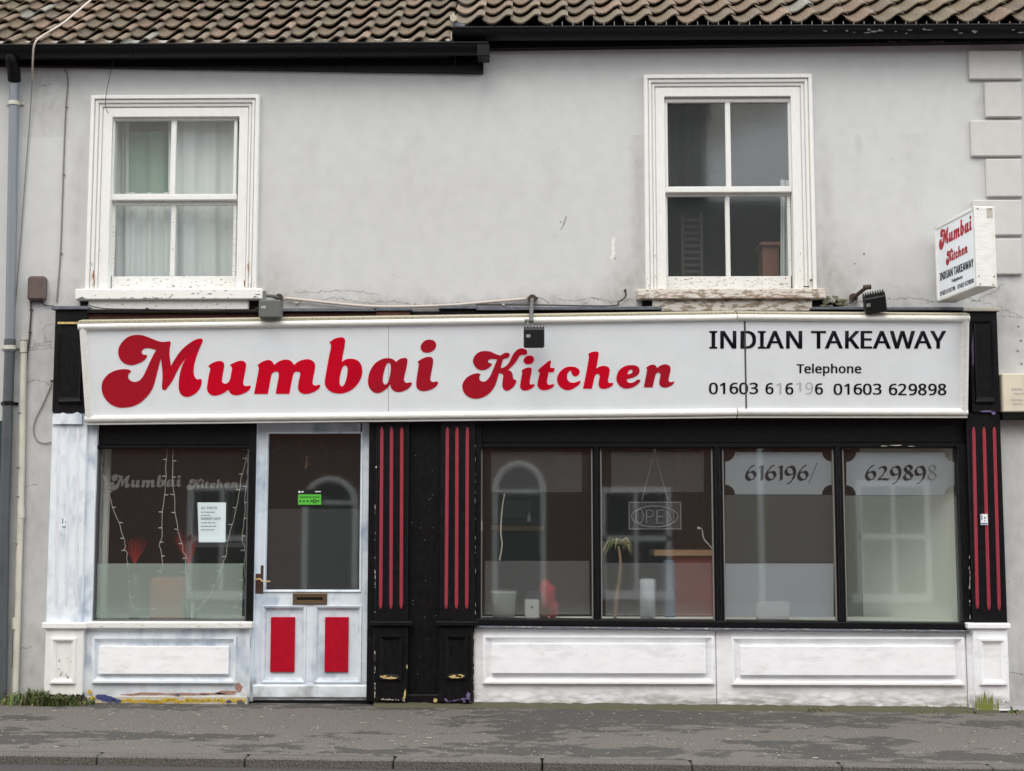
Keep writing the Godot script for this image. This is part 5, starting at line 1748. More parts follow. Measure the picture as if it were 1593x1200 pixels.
	var f3 := thing("floodlight", "black floodlight with cooling fins tilted above the right end of the sign", "floodlight", "floodlights over the fascia sign")
	st = begin()
	tube(st, [P(1328, 463, 0.0), P(1328, 463, 0.05)], 0.035, 12)
	put("wall_rose", st, M.rusty_iron, f3)
	st = begin()
	tube(st, [P(1329, 463, 0.05), P(1338, 455, 0.2), P(1346, 449, 0.33)], 0.016, 8)
	tube(st, [P(1343.5, 447.5, 0.34), P(1355, 446.5, 0.34)], 0.020, 9)
	put("arm", st, M.rusty_iron, f3)
	st = begin()
	r = R(1347, 455, 1379, 487, 0.42)
	var fb := Transform3D(Basis(Vector3(0, 0, 1), 0.23) * Basis(Vector3(1, 0, 0), 0.5) * Basis(Vector3.UP, -0.12), Vector3((r[0] + r[2]) / 2, (r[1] + r[3]) / 2, 0.38))
	box(st, Vector3(-0.083, -0.07, -0.045), Vector3(0.083, 0.07, 0.045), 0.008, fb)
	for k in 9:
		var x := -0.076 + 0.019 * k
		box(st, Vector3(x - 0.003, 0.068, -0.042), Vector3(x + 0.003, 0.090, 0.042), 0.0, fb)
	put("housing", st, M.lamp_black, f3)
	st = begin()
	box(st, Vector3(-0.072, 0.0, 0.045), Vector3(-0.042, 0.028, 0.0465), 0.0, fb)
	put("label_plate", st, M.label_grey, f3)
	# rubble and moss at the end of the right window's sill
	st = begin()
	for k in 26:
		flake(st, 1272 + 50 * rng.randf(), 466 + 12 * rng.randf() - 6.0 * rng.randf(), 2 + 4 * rng.randf(), 1.5 + 3 * rng.randf(), 0.02 + 0.04 * rng.randf(), 0.4, 9, 0.02)
	var mo := put("moss", st, M.lichen)
	mo.set_meta("kind", "stuff")
	tag(mo, "crumbling mossy mortar beside the right window's sill end", "moss")
	st = begin()
	for k in 16:
		flake(st, 1268 + 40 * rng.randf(), 470 + 8 * rng.randf(), 2 + 6 * rng.randf(), 1.5 + 2 * rng.randf(), 0.045, 0.4, 9, 0.004)
	put("dark_hollow", st, M.shadow_gap, mo)
	# small stickers
	for q in [[96, 806, 104.5, 822, 0.1015, "small white and blue sticker on the left white pilaster"], [1526.5, 800, 1537, 817, 0.1155, "small white and blue sticker on the right black pilaster"]]:
		var sk := thing("sticker", q[5], "sticker", "stickers on the pilasters")
		st = begin()
		pb(st, q[0], q[1], q[2], q[3], q[4] - 0.02, q[4], 0.0)
		put("sheet", st, M.sticker_white, sk)
		st = begin()
		pb(st, q[0] + 0.6, q[3] - 3, q[2] - 0.6, q[3] - 1, q[4] - 0.002, q[4] + 0.001, 0.0)
		pb(st, q[0] + 0.6, q[1] + 1, q[0] + 2.0, q[1] + 9, q[4] - 0.002, q[4] + 0.001, 0.0)
		put("blue_print", st, M.sticker_blue, sk)
		st = begin()
		flake(st, q[0] + 6, q[1] + 6, 1.4, 1.4, q[4], 0.1, 10, 0.001)
		flake(st, q[0] + 6, q[1] + 10.5, 0.9, 0.9, q[4], 0.1, 10, 0.001)
		put("dot", st, M.sticker_black, sk)

# ------------------------------------------------------------------ behind the glass
func sheet(called: String, parent: Node, poly: PackedVector2Array, z: float, m: Material) -> MeshInstance3D:
	var st := begin()
	var ix := Geometry2D.triangulate_polygon(poly)
	for k in range(0, ix.size(), 3):
		var t := []
		for j in 3:
			var v: Vector2 = poly[ix[k + j]]
			t.append(P(v.x, v.y, z))
		face(st, t, Vector3(0, 0, 1))
	return put(called, st, m, parent)

func oblong(x0: float, y0: float, x1: float, y1: float, notch := 0.0) -> PackedVector2Array:
	if notch == 0.0:
		return PackedVector2Array([Vector2(x0, y0), Vector2(x1, y0), Vector2(x1, y1), Vector2(x0, y1)])
	var p := PackedVector2Array()
	for c in [[x0, y0, 90.0, 0.0], [x1, y0, 180.0, 90.0], [x1, y1, 270.0, 180.0], [x0, y1, 360.0, 270.0]]:
		for k in 9:
			var a := deg_to_rad(lerpf(c[2], c[3], k / 8.0))
			p.append(Vector2(c[0] + cos(a) * notch, c[1] + sin(a) * notch))
	return p

func folds(st: SurfaceTool, x0: float, x1: float, y0: float, y1: float, z: float, deep: float, freq: float, sd: float, ragged := 0.0):
	st.set_smooth_group(1)
	var n := 60
	var rows := 8
	var grid := []
	for j in rows + 1:
		var row := []
		for i in n + 1:
			var u := float(i) / n
			var v := float(j) / rows
			var uu := u + 0.012 * sin(v * 3.0 + sd) * v
			var xr := lerpf(x0, x1, uu)
			if ragged > 0.0 and i == n:
				xr += ragged * ns.get_noise_1d(v * 160.0 + sd * 40.0)
			var p := P(xr, lerpf(y0, y1, v), z)
			p.z += deep * (sin(uu * freq + sd) + 0.5 * sin(uu * freq * 2.3 + sd * 2.0) + 0.3 * sin(uu * freq * 0.37))
			row.append(p)
		grid.append(row)
	for j in rows:
		for i in n:
			face(st, [grid[j][i], grid[j][i + 1], grid[j + 1][i + 1], grid[j + 1][i]], Vector3(0, 0, 1))

func lathe(st: SurfaceTool, c: Vector3, prof: Array, n := 18):
	st.set_smooth_group(1)
	for i in prof.size() - 1:
		for k in n:
			var q := []
			for e in [[i, k], [i, k + 1], [i + 1, k + 1], [i + 1, k]]:
				var a: float = TAU * e[1] / n
				q.append(c + Vector3(cos(a) * prof[e[0]][0], prof[e[0]][1], sin(a) * prof[e[0]][0]))
			var am := TAU * (k + 0.5) / n
			face(st, q, Vector3(cos(am), 0.3 * (prof[i][0] - prof[i + 1][0]), sin(am)))
	st.set_smooth_group(-1)

func lump(st: SurfaceTool, c: Vector3, r: Vector3, sd: float, amp := 0.25):
	st.set_smooth_group(1)
	var g := []
	for j in 11:
		var row := []
		for i in 17:
			var th := PI * j / 10.0
			var ph := TAU * (i % 16) / 16.0
			var d := Vector3(sin(th) * cos(ph), cos(th), sin(th) * sin(ph))
			row.append(c + d * r * (1.0 + amp * ns.get_noise_3d(d.x * 60 + sd, d.y * 60, d.z * 60)))
		g.append(row)
	for j in 10:
		for i in 16:
			face(st, [g[j][i], g[j][i + 1], g[j + 1][i + 1], g[j + 1][i]], (g[j][i] + g[j + 1][i + 1]) / 2 - c)
	st.set_smooth_group(-1)

func inside():
	var g := -0.0085
	# window boards behind the glass
	var st := begin()
	var lb := P(150, 966, -0.01)
	box(st, Vector3(P(134, 966, 0).x, lb.y - 0.04, -0.62), Vector3(P(394, 966, 0).x, lb.y - 0.004, -0.062), 0.004)
	put("window_board", st, M.room_pale, front)
	st = begin()
	var rb := P(1000, 966, -0.01)
	box(st, Vector3(P(742, 966, 0).x, rb.y - 0.04, -0.62), Vector3(P(1500, 966, 0).x, rb.y - 0.006, -0.101), 0.004)
	put("window_board", st, M.room_pale, front)
	# pale lining to the right of the last pane
	st = begin()
	var la := P(1497, 800, -0.03)
	var lc := P(1382, 800, -0.03)
	var ld := Vector3(lc.x - la.x, 0, -0.85)
	var lt := ld.length()
	ld /= lt
	box(st, Vector3(0, 0.0, -0.02), Vector3(lt, 2.45, 0.0), 0.0, Transform3D(Basis(ld, Vector3.UP, ld.cross(Vector3.UP)), Vector3(la.x, 0, -0.04)))
	put("window_lining", st, M.room_pale, front)
	# films stuck on the panes
	var films := thing("window_films", "grey frosted films on the shop window panes, two lettered with phone numbers", "window film")
	for q in [[150, 877, 377, 962, "film_mist", 0], [764, 703, 905, 766, "film_faint", 0], [754, 873, 917, 956, "film_blur", 0], [951, 703.5, 1095, 766, "film_faint", 0], [942, 876, 1107, 958, "film_blur", 0], [1126.5, 770.5, 1299, 876, "film_grey", 0], [1128.5, 877, 1297, 961, "film_crisp", 0], [1314.5, 771.5, 1493, 968, "film_sage", 0], [1128.4, 703.5, 1294, 769.5, "film_pale", 15], [1317, 704, 1485, 770.5, "film_pale", 15]]:
		if M[q[4]].refraction_enabled:
			st = begin()
			pb(st, q[0], q[1], q[2], q[3], g - 0.0015, g, 0.0)
			put("frosted_film", st, M[q[4]], films)
		else:
			sheet("frosted_film", films, oblong(q[0], q[1], q[2], q[3], q[5]), g, M[q[4]])
	var wh := flat(-0.0075)
	var D := {
		"6": [0.52, 0.98, 0.3, 0.84, 0.1, 0.52, 0.06, 0.25, 0.2, 0.04, 0.4, 0.05, 0.55, 0.25, 0.5, 0.48, 0.32, 0.56, 0.12, 0.42],
		"9": [0.1, -0.25, 0.35, -0.08, 0.52, 0.25, 0.55, 0.6, 0.42, 0.86, 0.2, 0.86, 0.05, 0.66, 0.1, 0.42, 0.3, 0.34, 0.5, 0.48],
		"1": [0.12, 0.78, 0.3, 0.92, 0.3, 0.6, 0.3, 0.0],
		"2": [0.08, 0.72, 0.25, 0.88, 0.44, 0.8, 0.44, 0.58, 0.25, 0.28, 0.04, 0.06, 0.3, 0.08, 0.62, 0.03],
		"8": [0.48, 0.84, 0.3, 0.96, 0.12, 0.82, 0.2, 0.6, 0.42, 0.42, 0.52, 0.22, 0.36, 0.03, 0.14, 0.08, 0.08, 0.28, 0.26, 0.5, 0.46, 0.66, 0.48, 0.84],
		"/": [0.02, -0.2, 0.5, 1.15],
	}
	for w in [["616196/", 1160.0, 747.5, [0, 17.5, 31, 47.5, 61.5, 81, 98]], ["62989", 1346.5, 747.5, [0, 19, 39, 58.5, 77]]]:
		for k in w[0].length():
			st = begin()
			nib(st, D[w[0][k]], Vector2(w[1] + w[3][k], w[2]), 27.0, 24.0, 2.9 if w[0][k] != "/" else 0.9, wh, 0.0)
			put("digit", st, M.vinyl_black, films)
	st = begin()
	nib(st, D["8"], Vector2(1346.5 + 96, 747.5), 27.0, 24.0, 1.6, wh, 0.0)
	put("faded_digit", st, M.dark_plastic, films)
	# ghost of removed lettering on the left pane
	var m1 := func(v: Vector2, h: float) -> Vector3: return P(lerpf(168, 282, (v.x - 160.0) / 522.0), lerpf(738, 763, (v.y - 520.0) / 113.0), -0.0085 + h)
	var m2 := func(v: Vector2, h: float) -> Vector3: return P(lerpf(290, 370, (v.x - 718.0) / 330.0), lerpf(745, 763, (v.y - 543.0) / 77.0), -0.0085 + h)
	swash(films, m1, 0.0, 0.0005, M.film_ghost, null, 0, 7, "ghost_letter")
	swash(films, m2, 0.0, 0.0005, M.film_ghost, null, 7, 15, "ghost_letter")
	# pale inner post of the left window
	st = begin()
	pb(st, 154, 697, 166, 966, -0.36, -0.30, 0.004)
	pb(st, 158, 697, 161, 966, -0.30, -0.29, 0.002)
	put("inner_post", st, M.room_pale, front)
	st = begin()
	pb(st, 1178, 936, 1228, 965, -0.12, -0.05, 0.006)
	tag(put("pale_carton", st, M.box_white), "pale carton glowing behind the frosted film of the third pane", "box")
	# paper notice
	var no := thing("paper_notice", "white paper notice about parcels and a barber shop taped inside the left window", "notice")
	sheet("paper", no, PackedVector2Array([Vector2(307, 782), Vector2(351.5, 782), Vector2(350.5, 844), Vector2(309, 844)]), -0.011, M.paper)
	put("print", words("ALL PARCEL", sans(true), 312.5, 788.5, 338, 792.5, flat(-0.0105), 0.0, 0.0004), M.ink, no)
	put("print", words("BARBER SHOP", sans(true), 312.5, 805, 343.5, 809.5, flat(-0.0105), 0.0, 0.0004), M.ink, no)
	st = begin()
	for q in [[796.5, 335], [801.5, 327], [813, 335], [818.5, 336], [824, 334]]:
		var x := 312.5
		while x < q[1] - 1:
			var l := 2.0 + 5.0 * rng.randf()
			pb(st, x, q[0], minf(x + l, q[1]), q[0] + 1.4, -0.0107, -0.0102, 0.0)
			x += l + 1.0
	put("print", st, M.ink, no)
	# hygiene rating sticker on the door
	var hs := thing("rating_sticker", "green and black food hygiene rating sticker on the door glass", "sticker")
	sheet("backing", hs, oblong(461.5, 762, 501, 788.5), -0.0140, M.sticker_black)
	sheet("green_field", hs, oblong(463.5, 769.5, 499.5, 785.5), -0.0135, M.sticker_green)
	st = begin()
	for q in [[466, 773, 497, 774.4]]:
		pb(st, q[0], q[1], q[2], q[3], -0.0138, -0.0132, 0.0)
	for k in 6:
		if k != 4:
			flake(st, 467 + 5.6 * k, 780, 1.6, 1.6, -0.0138, 0.05, 10, 0.001)
	flake(st, 489.2, 780, 3.4, 3.4, -0.0138, 0.02, 16, 0.0012)
	put("print", st, M.sticker_ink, hs)
	put("rating", words("4", sans(true), 487.6, 777.6, 490.8, 782.4, flat(-0.0128), 0.0, 0.0006), M.sticker_green, hs)
	st = begin()
	flake(st, 465.5, 765.6, 1.8, 1.8, -0.0138, 0.05, 12, 0.001)
	pb(st, 468.5, 764.5, 472, 766.5, -0.0138, -0.0132, 0.0)
	pb(st, 490, 764.5, 499, 765.8, -0.0138, -0.0132, 0.0)
	put("white_print", st, M.sticker_white, hs)
	# fairy lights
	var K := 6.372
	for s in [["string of fairy lights swagged down the left of the paper notice's window", [15, 80, 60, 280, 120, 510, 210, 760, 275, 960, 280, 1020, 305, 1150, 318, 1370, 350, 1600, 420, 1645, 560, 1640]],
		["fairy light string hanging straight in the middle of the left window", [695, 60, 690, 250, 665, 600, 645, 900, 630, 1020, 655, 1180, 620, 1330]],
		["fairy light string curving from the window top to its foot and back up right", [748, 60, 765, 430, 785, 720, 835, 970, 885, 1140, 880, 1220, 905, 1400, 905, 1510, 880, 1590, 970, 1660, 1100, 1545, 1200, 1330, 1265, 1180, 1300, 1000, 1370, 680, 1440, 340, 1490, 110]],
		["tangled fairy light string beside the door edge of the left window", [1500, 140, 1490, 400, 1470, 620, 1450, 950, 1475, 1060, 1465, 1250, 1455, 1450, 1415, 1560, 1385, 1610, 1445, 1650]],
		["fairy light string along the left edge of the left window", [5, 60, 2, 300, 6, 560, 0, 900, 4, 1200, 10, 1500, 60, 1700]]]:
		var fl := thing("fairy_lights", s[0], "fairy lights", "fairy light strings in the left window")
		var pts := []
		for i in range(0, s[1].size(), 2):
			pts.append(P(150 + s[1][i] / K, 690 + s[1][i + 1] / K, -0.045))
		pts = smooth(pts, 8)
		for i in pts.size():
			pts[i] += Vector3(ns.get_noise_1d(i * 17.0 + pts.size() * 5.0) * 0.014, 0, ns.get_noise_1d(i * 31.0 + 90) * 0.012)
		st = begin()
		tube(st, pts, 0.0036, 5)
		put("wire", st, M.fairy_wire, fl)
		var far := 0.05
		for i in range(1, pts.size()):
			far += (pts[i] - pts[i - 1]).length()
			if far > 0.12:
				far = 0.0
				var sd := 1.0 if rng.randf() < 0.5 else -1.0
				st = begin()
				tube(st, [pts[i], pts[i] + Vector3(sd * 0.016, 0.004 * (rng.randf() - 0.5), 0.004), pts[i] + Vector3(sd * (0.026 + 0.006 * rng.randf()), 0.012 * (rng.randf() - 0.5), 0.006)], 0.0036, 5, 0.0022)
				put("bulb", st, M.tub, fl)
	# red dried grasses
	for q in [["fan of red dried grass left of centre in the left window", 209, 40, 0.0], ["fan of red dried grass beside the paper notice in the left window", 294, 52, -0.12]]:
		var rg := thing("dried_grass", q[0], "dried grass", "red dried grasses in the left window")
		st = begin()
		var root := P(q[1], 880, -0.22)
		for k in 70:
			var a: float = (rng.randf() - 0.5) * 0.95 + q[3]
			var l: float = q[2] / 195.0 * (0.75 + 0.4 * rng.randf())
			var tip := root + Vector3(sin(a) * l, cos(a) * l, (rng.randf() - 0.5) * 0.10)
			tube(st, [root + Vector3(0, -0.1, 0), root, tip], 0.0016, 3, 0.0006)
		put("stems", st, M.red_grass, rg).set_meta("kind", "stuff")
		st = begin()
		var foot := P(q[1], 963, -0.22)
		lathe(st, foot, [[0.0, 0.0], [0.045, 0.0], [0.06, 0.1], [0.03, 0.28], [0.026, 0.36], [0.0, 0.36]], 14)
		put("vase", st, M.room_dark, rg)
	var op := thing("planter", "terracotta orange box planter behind the frosted film in the left window", "planter")
	st = begin()
	pb(st, 233, 900, 286, 966, -0.55, -0.28, 0.01)
	put("box", st, M.terracotta, op)
	st = begin()
	tube(st, [P(299, 963, -0.1), P(299, 938, -0.1)], 0.014, 8)
	tag(put("candle", st, M.roll_white), "short white candle behind the film in the left window", "candle")
	# a dark shelf at the back of the left window and the picture above it
	var sh := thing("wall_shelf", "dark shelf unit inside the left window behind the paper notice", "shelf")
	st = begin()
	pb(st, 296, 845, 384, 852, -1.3, -1.0, 0.004)
	put("shelf_board", st, M.room_grey, sh)
	st = begin()
	pb(st, 296, 765, 300, 964, -1.3, -1.02, 0.004)
	pb(st, 352, 765, 354, 845, -1.3, -1.02, 0.004)
	put("upright", st, M.room_grey, sh)
	# OPEN sign
	var os := thing("open_sign", "unlit clear OPEN sign hanging on two cords in the second pane of the right window", "sign")
	st = begin()
	pb(st, 978, 781, 1060, 824, -0.13, -0.122, 0.002)
	put("board", st, M.acrylic, os)
	st = begin()
	frame(st, R(978, 781, 1060, 824, -0.12), [Vector2(0, -0.125), Vector2(0.001, -0.12), Vector2(0.006, -0.12), Vector2(0.007, -0.125)])
	put("rim", st, M.cable_grey, os)
	var Z := func(x: float, y: float) -> Vector3: return P(930 + x / 8.573, 695 + y / 8.573, -0.112)
	var ring := []
	for k in 25:
		ring.append(Z.call(760 + 310 * cos(TAU * k / 24.0), 935 + 140 * sin(TAU * k / 24.0)))
	var o := []
	for k in 17:
		o.append(Z.call(557 + 50 * cos(TAU * k / 16.0), 930 + 92 * sin(TAU * k / 16.0)))
	var tubes := [["ring", [ring]], ["letter", [o]], ["letter", [[Z.call(650, 1022), Z.call(650, 850), Z.call(705, 850), Z.call(740, 872), Z.call(742, 915), Z.call(705, 940), Z.call(652, 940)]]], ["letter", [[Z.call(878, 850), Z.call(790, 850), Z.call(790, 1022), Z.call(878, 1022)], [Z.call(790, 935), Z.call(870, 935)]]], ["letter", [[Z.call(925, 1022), Z.call(925, 858), Z.call(1012, 1025), Z.call(1012, 850)]]]]
	for q in tubes:
		st = begin()
		for l in q[1]:
			tube(st, l, 0.0038, 6)
		put(q[0], st, M.neon_off, os)
	for q in [[590, 715], [935, 715]]:
		st = begin()
		tube(st, [Z.call(757, 70), Z.call(q[0], q[1])], 0.0036, 5)
		put("cord", st, M.cable_grey, os)
	st = begin()
	lump(st, Z.call(757, 50), Vector3(0.012, 0.018, 0.008), 2.0)
	put("hook", st, M.label_grey, os)
	# dracaena
	var pl := thing("dracaena_plant", "small spiky dracaena on a pale cane stem in the second pane", "plant")
	st = begin()
	tube(st, smooth([P(957, 966, -0.3), P(959, 930, -0.3), P(964, 900, -0.3), P(965, 870, -0.3), P(962, 850, -0.3)], 4), 0.014, 8, 0.010)
	put("stem", st, M.stalk, pl)
	for k in 30:
		var a := -1.9 + 3.8 * k / 29.0 + (rng.randf() - 0.5) * 0.2
		var l := 0.10 + 0.07 * rng.randf()
		var root := P(962, 847, -0.3) + Vector3(0, 0.01 * rng.randf(), 0)
		var mid := root + Vector3(sin(a) * l * 0.55, cos(a * 0.75) * l * 0.35, (rng.randf() - 0.5) * 0.10)
		var tip := root + Vector3(sin(a) * l * 0.9, cos(a) * l * 0.4 - 0.06 - 0.05 * rng.randf(), (rng.randf() - 0.5) * 0.16)
		st = begin()
		face(st, [root + Vector3(-0.003, 0, 0), root + Vector3(0.003, 0, 0), mid + Vector3(0.005, 0, 0), mid + Vector3(-0.005, 0, 0)], Vector3(0, 0, 1))
		face(st, [mid + Vector3(-0.005, 0, 0), mid + Vector3(0.005, 0, 0), tip], Vector3(0, 0, 1))
		put("leaf", st, M.leaf_dry if rng.randf() < 0.5 else M.leaf_green, pl)
	# counter
	var ct := thing("shop_counter", "brick red counter with a pale timber top inside the second pane", "counter")
	st = begin()
	pb(st, 1018, 856, 1122, 865.5, -1.25, -0.72, 0.006)
	put("timber_top", st, M.timber, ct)
	st = begin()
	box(st, Vector3(P(1046, 900, -0.78).x, 0.0, -1.2), Vector3(P(1116, 900, -0.78).x, P(1046, 866, -0.78).y, -0.78), 0.004)
	put("front", st, M.counter_red, ct)
	# oddments standing on the window board
	st = begin()
	var b := P(1008, 963.5, -0.18)
	lathe(st, b, [[0.0, 0.0], [0.061, 0.0], [0.061, 0.31], [0.05, 0.318], [0.0, 0.318]], 20)
	tag(put("paper_roll", st, M.roll_white), "upright white paper roll behind the film in the second pane", "paper roll")
	st = begin()
	pb(st, 1035, 872, 1050, 965, -0.62, -0.5, 0.01)
	tag(put("blue_box", st, M.blue_thing), "tall slate blue box between the paper roll and the red counter", "box")
	st = begin()
	b = P(783, 963.5, -0.16)
	lathe(st, b, [[0.0, 0.0], [0.088, 0.0], [0.102, 0.20], [0.106, 0.205], [0.106, 0.222], [0.098, 0.222], [0.096, 0.19], [0.0, 0.18]], 22)
	tag(put("plastic_tub", st, M.tub), "cloudy white plastic tub at the left of the first pane's ledge", "tub")
	var wb := thing("white_box", "small white box with a round dot standing on the first pane's ledge", "box")
	st = begin()
	pb(st, 816.5, 933.5, 838.5, 963.5, -0.17, -0.09, 0.006)
	put("carton", st, M.box_white, wb)
	st = begin()
	flake(st, 827.5, 945, 2.4, 2.4, -0.089, 0.1, 12, 0.001)
	put("dot", st, M.room_grey, wb)
	st = begin()
	pb(st, 818, 921, 842, 933, -0.26, -0.2, 0.006)
	pb(st, 824, 933, 836, 964, -0.25, -0.22, 0.006)
	tag(put("card_reader", st, M.lamp_black), "black gadget just behind the small white box on the ledge", "gadget")
	st = begin()
	lump(st, P(850, 930, -0.3), Vector3(0.075, 0.14, 0.05), 3.0, 1.0)
	lump(st, P(859, 948, -0.3), Vector3(0.05, 0.08, 0.05), 5.0, 0.8)
	tag(put("red_cloth", st, M.red_cloth), "crumpled red cloth on the ledge right of the small white box", "cloth")
	st = begin()
	b = P(846, 963.5, -0.13)
	lathe(st, b, [[0.0, 0.0], [0.03, 0.0], [0.042, 0.05], [0.045, 0.09], [0.0, 0.088]], 16)
	tag(put("small_jar", st, M.wood_brown), "small brown jar on the ledge below the red cloth", "jar")
	st = begin()
	tube(st, smooth(line([785, 769, 782, 785, 780, 805, 779, 830, 781, 848, 777, 872], -0.2), 5), 0.006, 6)
	tag(put("dangling_wire", st, M.cable_pale), "pale cord hanging inside the first pane of the right window", "cord")
	st = begin()
	tube(st, smooth(line([1086, 821, 1092, 824, 1095, 838, 1103, 848, 1112, 858], -0.3), 5), 0.005, 6)
	lump(st, P(1087, 822, -0.3), Vector3(0.014, 0.012, 0.01), 4.0)
	tag(put("dangling_wire", st, M.cable_pale), "pale cord trailing down to the timber counter top", "cord")
	st = begin()
	tube(st, [P(475.5, 729, -0.5), P(478, 709, -0.5)], 0.008, 6)
	tube(st, [P(477, 722, -0.5), P(481, 722, -0.5)], 0.004, 5)
	tube(st, [P(477.6, 712, -0.5), P(482, 711, -0.5)], 0.004, 5)
	tag(put("hanging_ornament", st, M.timber), "small tan ornament hanging inside the door glass above the green sticker", "ornament")
	# the back of the shop
	var tl := thing("till", "dark till with a grey screen behind the first pane of the right window", "till")
	st = begin()
	pb(st, 770, 764, 838, 818, -1.6, -1.25, 0.01)
	put("casing", st, M.lamp_black, tl)
	st = begin()
	pb(st, 777, 778, 826, 806, -1.27, -1.245, 0.006)
	put("screen", st, M.screen_grey, tl)
	st = begin()
	pb(st, 764, 818, 846, 826, -1.7, -1.15, 0.006)
	put("stand", st, M.wood_brown, tl)
	st = begin()
	var bt := P(823, 812, -1.2)
	lathe(st, bt, [[0.0, 0.0], [0.016, 0.0], [0.016, 0.05], [0.006, 0.065], [0.006, 0.08], [0.0, 0.08]], 12)
	tag(put("white_bottle", st, M.roll_white), "tiny white bottle in front of the till behind the first pane", "bottle")
	var mn := thing("wall_panelling", "maroon boarding on the shop's back wall behind the second pane", "panelling")
	for k in 7:
		st = begin()
		pb(st, 1052 + 13 * k, 700, 1064.5 + 13 * k, 870, -1.75, -1.7 + 0.008 * (k % 2), 0.004)
		put("board", st, M.maroon, mn)
	var bp := thing("menu_board", "dark framed menu board on the back wall behind the first pane", "menu board")
	st = begin()
	pb(st, 862, 706, 918, 766, -2.3, -2.25, 0.004)
	put("panel", st, M.room_grey, bp)
	st = begin()
	frame(st, R(860, 704, 920, 768, -2.25), [Vector2(0, -2.26), Vector2(0.0, -2.22), Vector2(0.03, -2.22), Vector2(0.03, -2.25)])
	put("frame", st, M.lamp_black, bp)
	for q in [[428, 702, 0.028, "leftmost dark maroon bauble hung inside the top of the door glass"], [466, 690, 0.030, "highest dark maroon bauble hung left of centre inside the door glass"], [470, 708, 0.022, "smallest maroon bauble hanging just left of the tan ornament inside the door"], [502, 695, 0.030, "upper maroon bauble right of the tan ornament inside the door glass"], [507, 709, 0.026, "lower maroon bauble right of the tan ornament inside the door glass"], [531, 700, 0.024, "rightmost dark maroon bauble hung inside the top of the door glass"]]:
		st = begin()
		lump(st, P(q[0], q[1], -0.5), Vector3(q[2], q[2], q[2]), 1.0, 0.02)
		tube(st, [P(q[0], q[1], -0.5), P(q[0], 660, -0.5)], 0.0015, 4)
		tag(put("hanging_bauble", st, M.maroon), q[3], "bauble", "baubles inside the door")
	# upstairs: net curtains on the left, remnants on the right
	var nc := thing("net_curtain", "grey white net curtains gathered inside the left upstairs window", "curtain")
	st = begin()
	folds(st, 168, 275, 300, 446, -0.20, 0.016, 23.0, 0.4)
	put("drape", st, M.net, nc)
	st = begin()
	folds(st, 262, 372, 172, 446, -0.22, 0.016, 19.0, 2.2)
	put("drape", st, M.net, nc)
	st = begin()
	folds(st, 196, 262, 205, 305, -0.34, 0.014, 9.0, 1.0)
	tag(put("green_curtain", st, M.green_cloth), "pale green cloth showing in the upper left pane of the curtained window", "curtain")
	st = begin()
	folds(st, 160, 200, 172, 305, -0.30, 0.014, 14.0, 1.6)
	put("drape", st, M.net, nc)
	var wr := thing("wardrobe", "brown wooden wardrobe corner inside the right upstairs window", "wardrobe")
	st = begin()
	pb(st, 1187, 381, 1213, 470, -0.75, -0.5, 0.006)
	put("carcass", st, M.wood_brown, wr)
	st = begin()
	pb(st, 1183, 376, 1217, 382, -0.78, -0.47, 0.006)
	put("cornice", st, M.wood_brown, wr)
	st = begin()
	folds(st, 1214, 1236, 280, 446, -0.22, 0.012, 9.0, 0.7)
	tag(put("pale_curtain", st, M.net), "strip of pale curtain at the right edge of the right upstairs window", "curtain")
	st = begin()
	folds(st, 1030, 1104, 150, 300, -0.25, 0.012, 12.0, 0.3, 14.0)
	tag(put("torn_blind", st, M.blind_dark), "torn dark blind hanging in the right upstairs window's left half", "blind")
	st = begin()
	for k in 9:
		pb(st, 1064, 340 + 10 * k, 1090, 345 + 10 * k, -0.62, -0.6, 0.003)
	pb(st, 1060, 332, 1065, 450, -0.63, -0.58, 0.003)
	pb(st, 1089, 332, 1094, 450, -0.63, -0.58, 0.003)
	tag(put("slatted_rack", st, M.room_dark), "dim slatted rack behind the lower left pane of the right upstairs window", "rack")

# ------------------------------------------------------------------ across the street, seen in the panes
func Q(x: float, y: float, z: float) -> Vector3:
	var p := P(x, y, -z)
	return Vector3(p.x, p.y, z)

func across(st: SurfaceTool, x0: float, y0: float, x1: float, y1: float, z0: float, z1: float):
	box(st, Vector3(Q(x0, y0, z1).x, Q(x0, y1, z1).y, z0), Vector3(Q(x1, y0, z1).x, Q(x1, y0, z1).y, z1), 0.0)

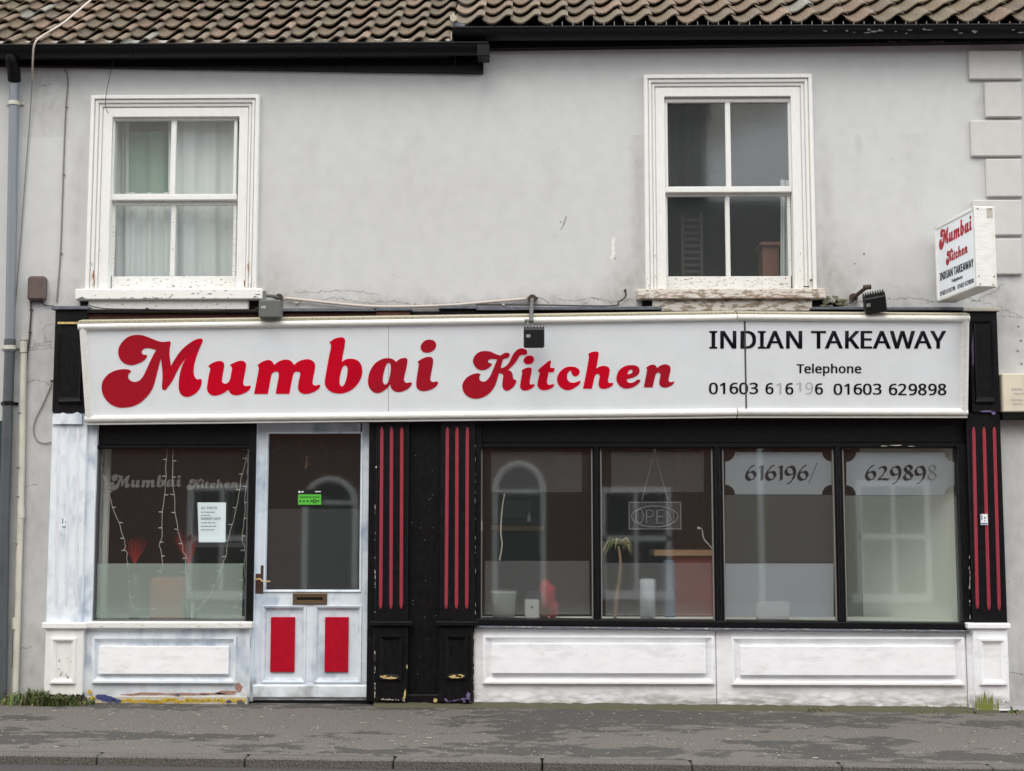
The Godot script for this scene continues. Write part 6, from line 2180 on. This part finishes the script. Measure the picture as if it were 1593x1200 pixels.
func opposite():
	var z := 14.0
	var st := begin()
	box(st, Vector3(-60, -1.0, 10.9), Vector3(60, 0.02, 14.0), 0.01)
	put("opposite_pavement", st, M.pavement_tar).set_meta("kind", "structure")
	var t := thing("brick_terrace", "red brick terrace across the street mirrored in the window panes", "building")
	st = begin()
	box(st, Vector3(-26, -1.0, 14.0), Vector3(26, 5.1, 14.3), 0.0)
	put("wall", st, M.mortar_far, t)
	st = begin()
	for k in 68:
		box(st, Vector3(-26, -0.0 + 0.075 * k, 13.988), Vector3(26, 0.063 + 0.075 * k, 14.0), 0.0)
	put("brick_courses", st, M.brick_far, t).set_meta("kind", "stuff")
	var ridge := P(1160, 310, -18.0).y
	st = begin()
	var e := Vector3(0, 5.05, 13.75)
	face(st, [Vector3(-26, e.y, e.z), Vector3(26, e.y, e.z), Vector3(26, ridge, 18), Vector3(-26, ridge, 18)], Vector3(0, 1, -1))
	face(st, [Vector3(-26, e.y, 22.3), Vector3(26, e.y, 22.3), Vector3(26, ridge, 18), Vector3(-26, ridge, 18)], Vector3(0, 1, 1))
	for x in [-26.0, 26.0]:
		face(st, [Vector3(x, -1, 14), Vector3(x, 5.05, 14), Vector3(x, ridge, 18), Vector3(x, 5.05, 22.2), Vector3(x, -1, 22.2)], Vector3(x, 0, 0))
	face(st, [Vector3(-26, -1, 22.2), Vector3(26, -1, 22.2), Vector3(26, 5.1, 22.2), Vector3(-26, 5.1, 22.2)], Vector3(0, 0, 1))
	put("roof", st, M.slate_far, t)
	st = begin()
	across(st, 1039, 150, 1100, 330, 18.4, 17.6)
	across(st, 1034, 150, 1106, 182, 18.5, 17.5)
	put("chimney", st, M.slate_far, t)
	for x in [155.0, 700.0, 1180.0]:
		st = begin()
		across(st, x - 4, 560, x + 4, 1000, z, z - 0.1)
		put("drainpipe", st, M.paint_far, t)
	for d in [[766, 849, 722, 765], [470, 556, 746, 782]]:
		var o := part("door", t)
		st = begin()
		across(st, d[0] + 6, d[3], d[1] - 6, 1010, z, z - 0.03)
		put("leaf", st, M.green_dark, o)
		st = begin()
		across(st, d[0], d[3] - 4, d[0] + 8, 1010, z, z - 0.09)
		across(st, d[1] - 8, d[3] - 4, d[1], 1010, z, z - 0.09)
		across(st, d[0], d[3] - 3, d[1], d[3] + 3, z, z - 0.10)
		var arch := []
		var fan := []
		for k in 13:
			var a := PI * k / 12.0
			var cx: float = (d[0] + d[1]) / 2.0
			var rx: float = (d[1] - d[0]) / 2.0 - 4
			arch.append(Q(cx - cos(a) * rx, d[3] - sin(a) * (d[3] - d[2]), z - 0.05))
		tube(st, arch, 0.06, 6)
		put("frame", st, M.paint_far, o)
		st = begin()
		for v in arch:
			fan.append(Vector3(v.x, v.y, z - 0.02))
		face(st, fan, Vector3(0, 0, -1))
		put("fanlight", st, M.dark_glass, o)
	for w in [[934, 1044, 762, 838, 925], [1332, 1446, 752, 835, 930], [292, 400, 758, 838, 925], [60, 130, 758, 838, 925], [640, 720, 480, 560, 640], [300, 400, 480, 560, 640], [1330, 1440, 480, 560, 640], [960, 1060, 480, 560, 640]]:
		var o := part("window", t)
		st = begin()
		across(st, w[0] + 4, w[2] + 4, w[1] - 4, w[4] - 4, z, z - 0.02)
		put("pane", st, M.dark_glass, o)
		st = begin()
		across(st, w[0], w[2], w[0] + 8, w[4], z, z - 0.07)
		across(st, w[1] - 8, w[2], w[1], w[4], z, z - 0.07)
		across(st, w[0], w[2] - 4, w[1], w[2] + 5, z, z - 0.08)
		across(st, w[0] - 4, w[4] - 5, w[1] + 4, w[4] + 8, z, z - 0.12)
		across(st, w[0], w[3] - 4, w[1], w[3] + 4, z, z - 0.07)
		across(st, (w[0] + w[1]) / 2 - 3, w[2], (w[0] + w[1]) / 2 + 3, w[4], z, z - 0.06)
		put("frame", st, M.paint_far, o)
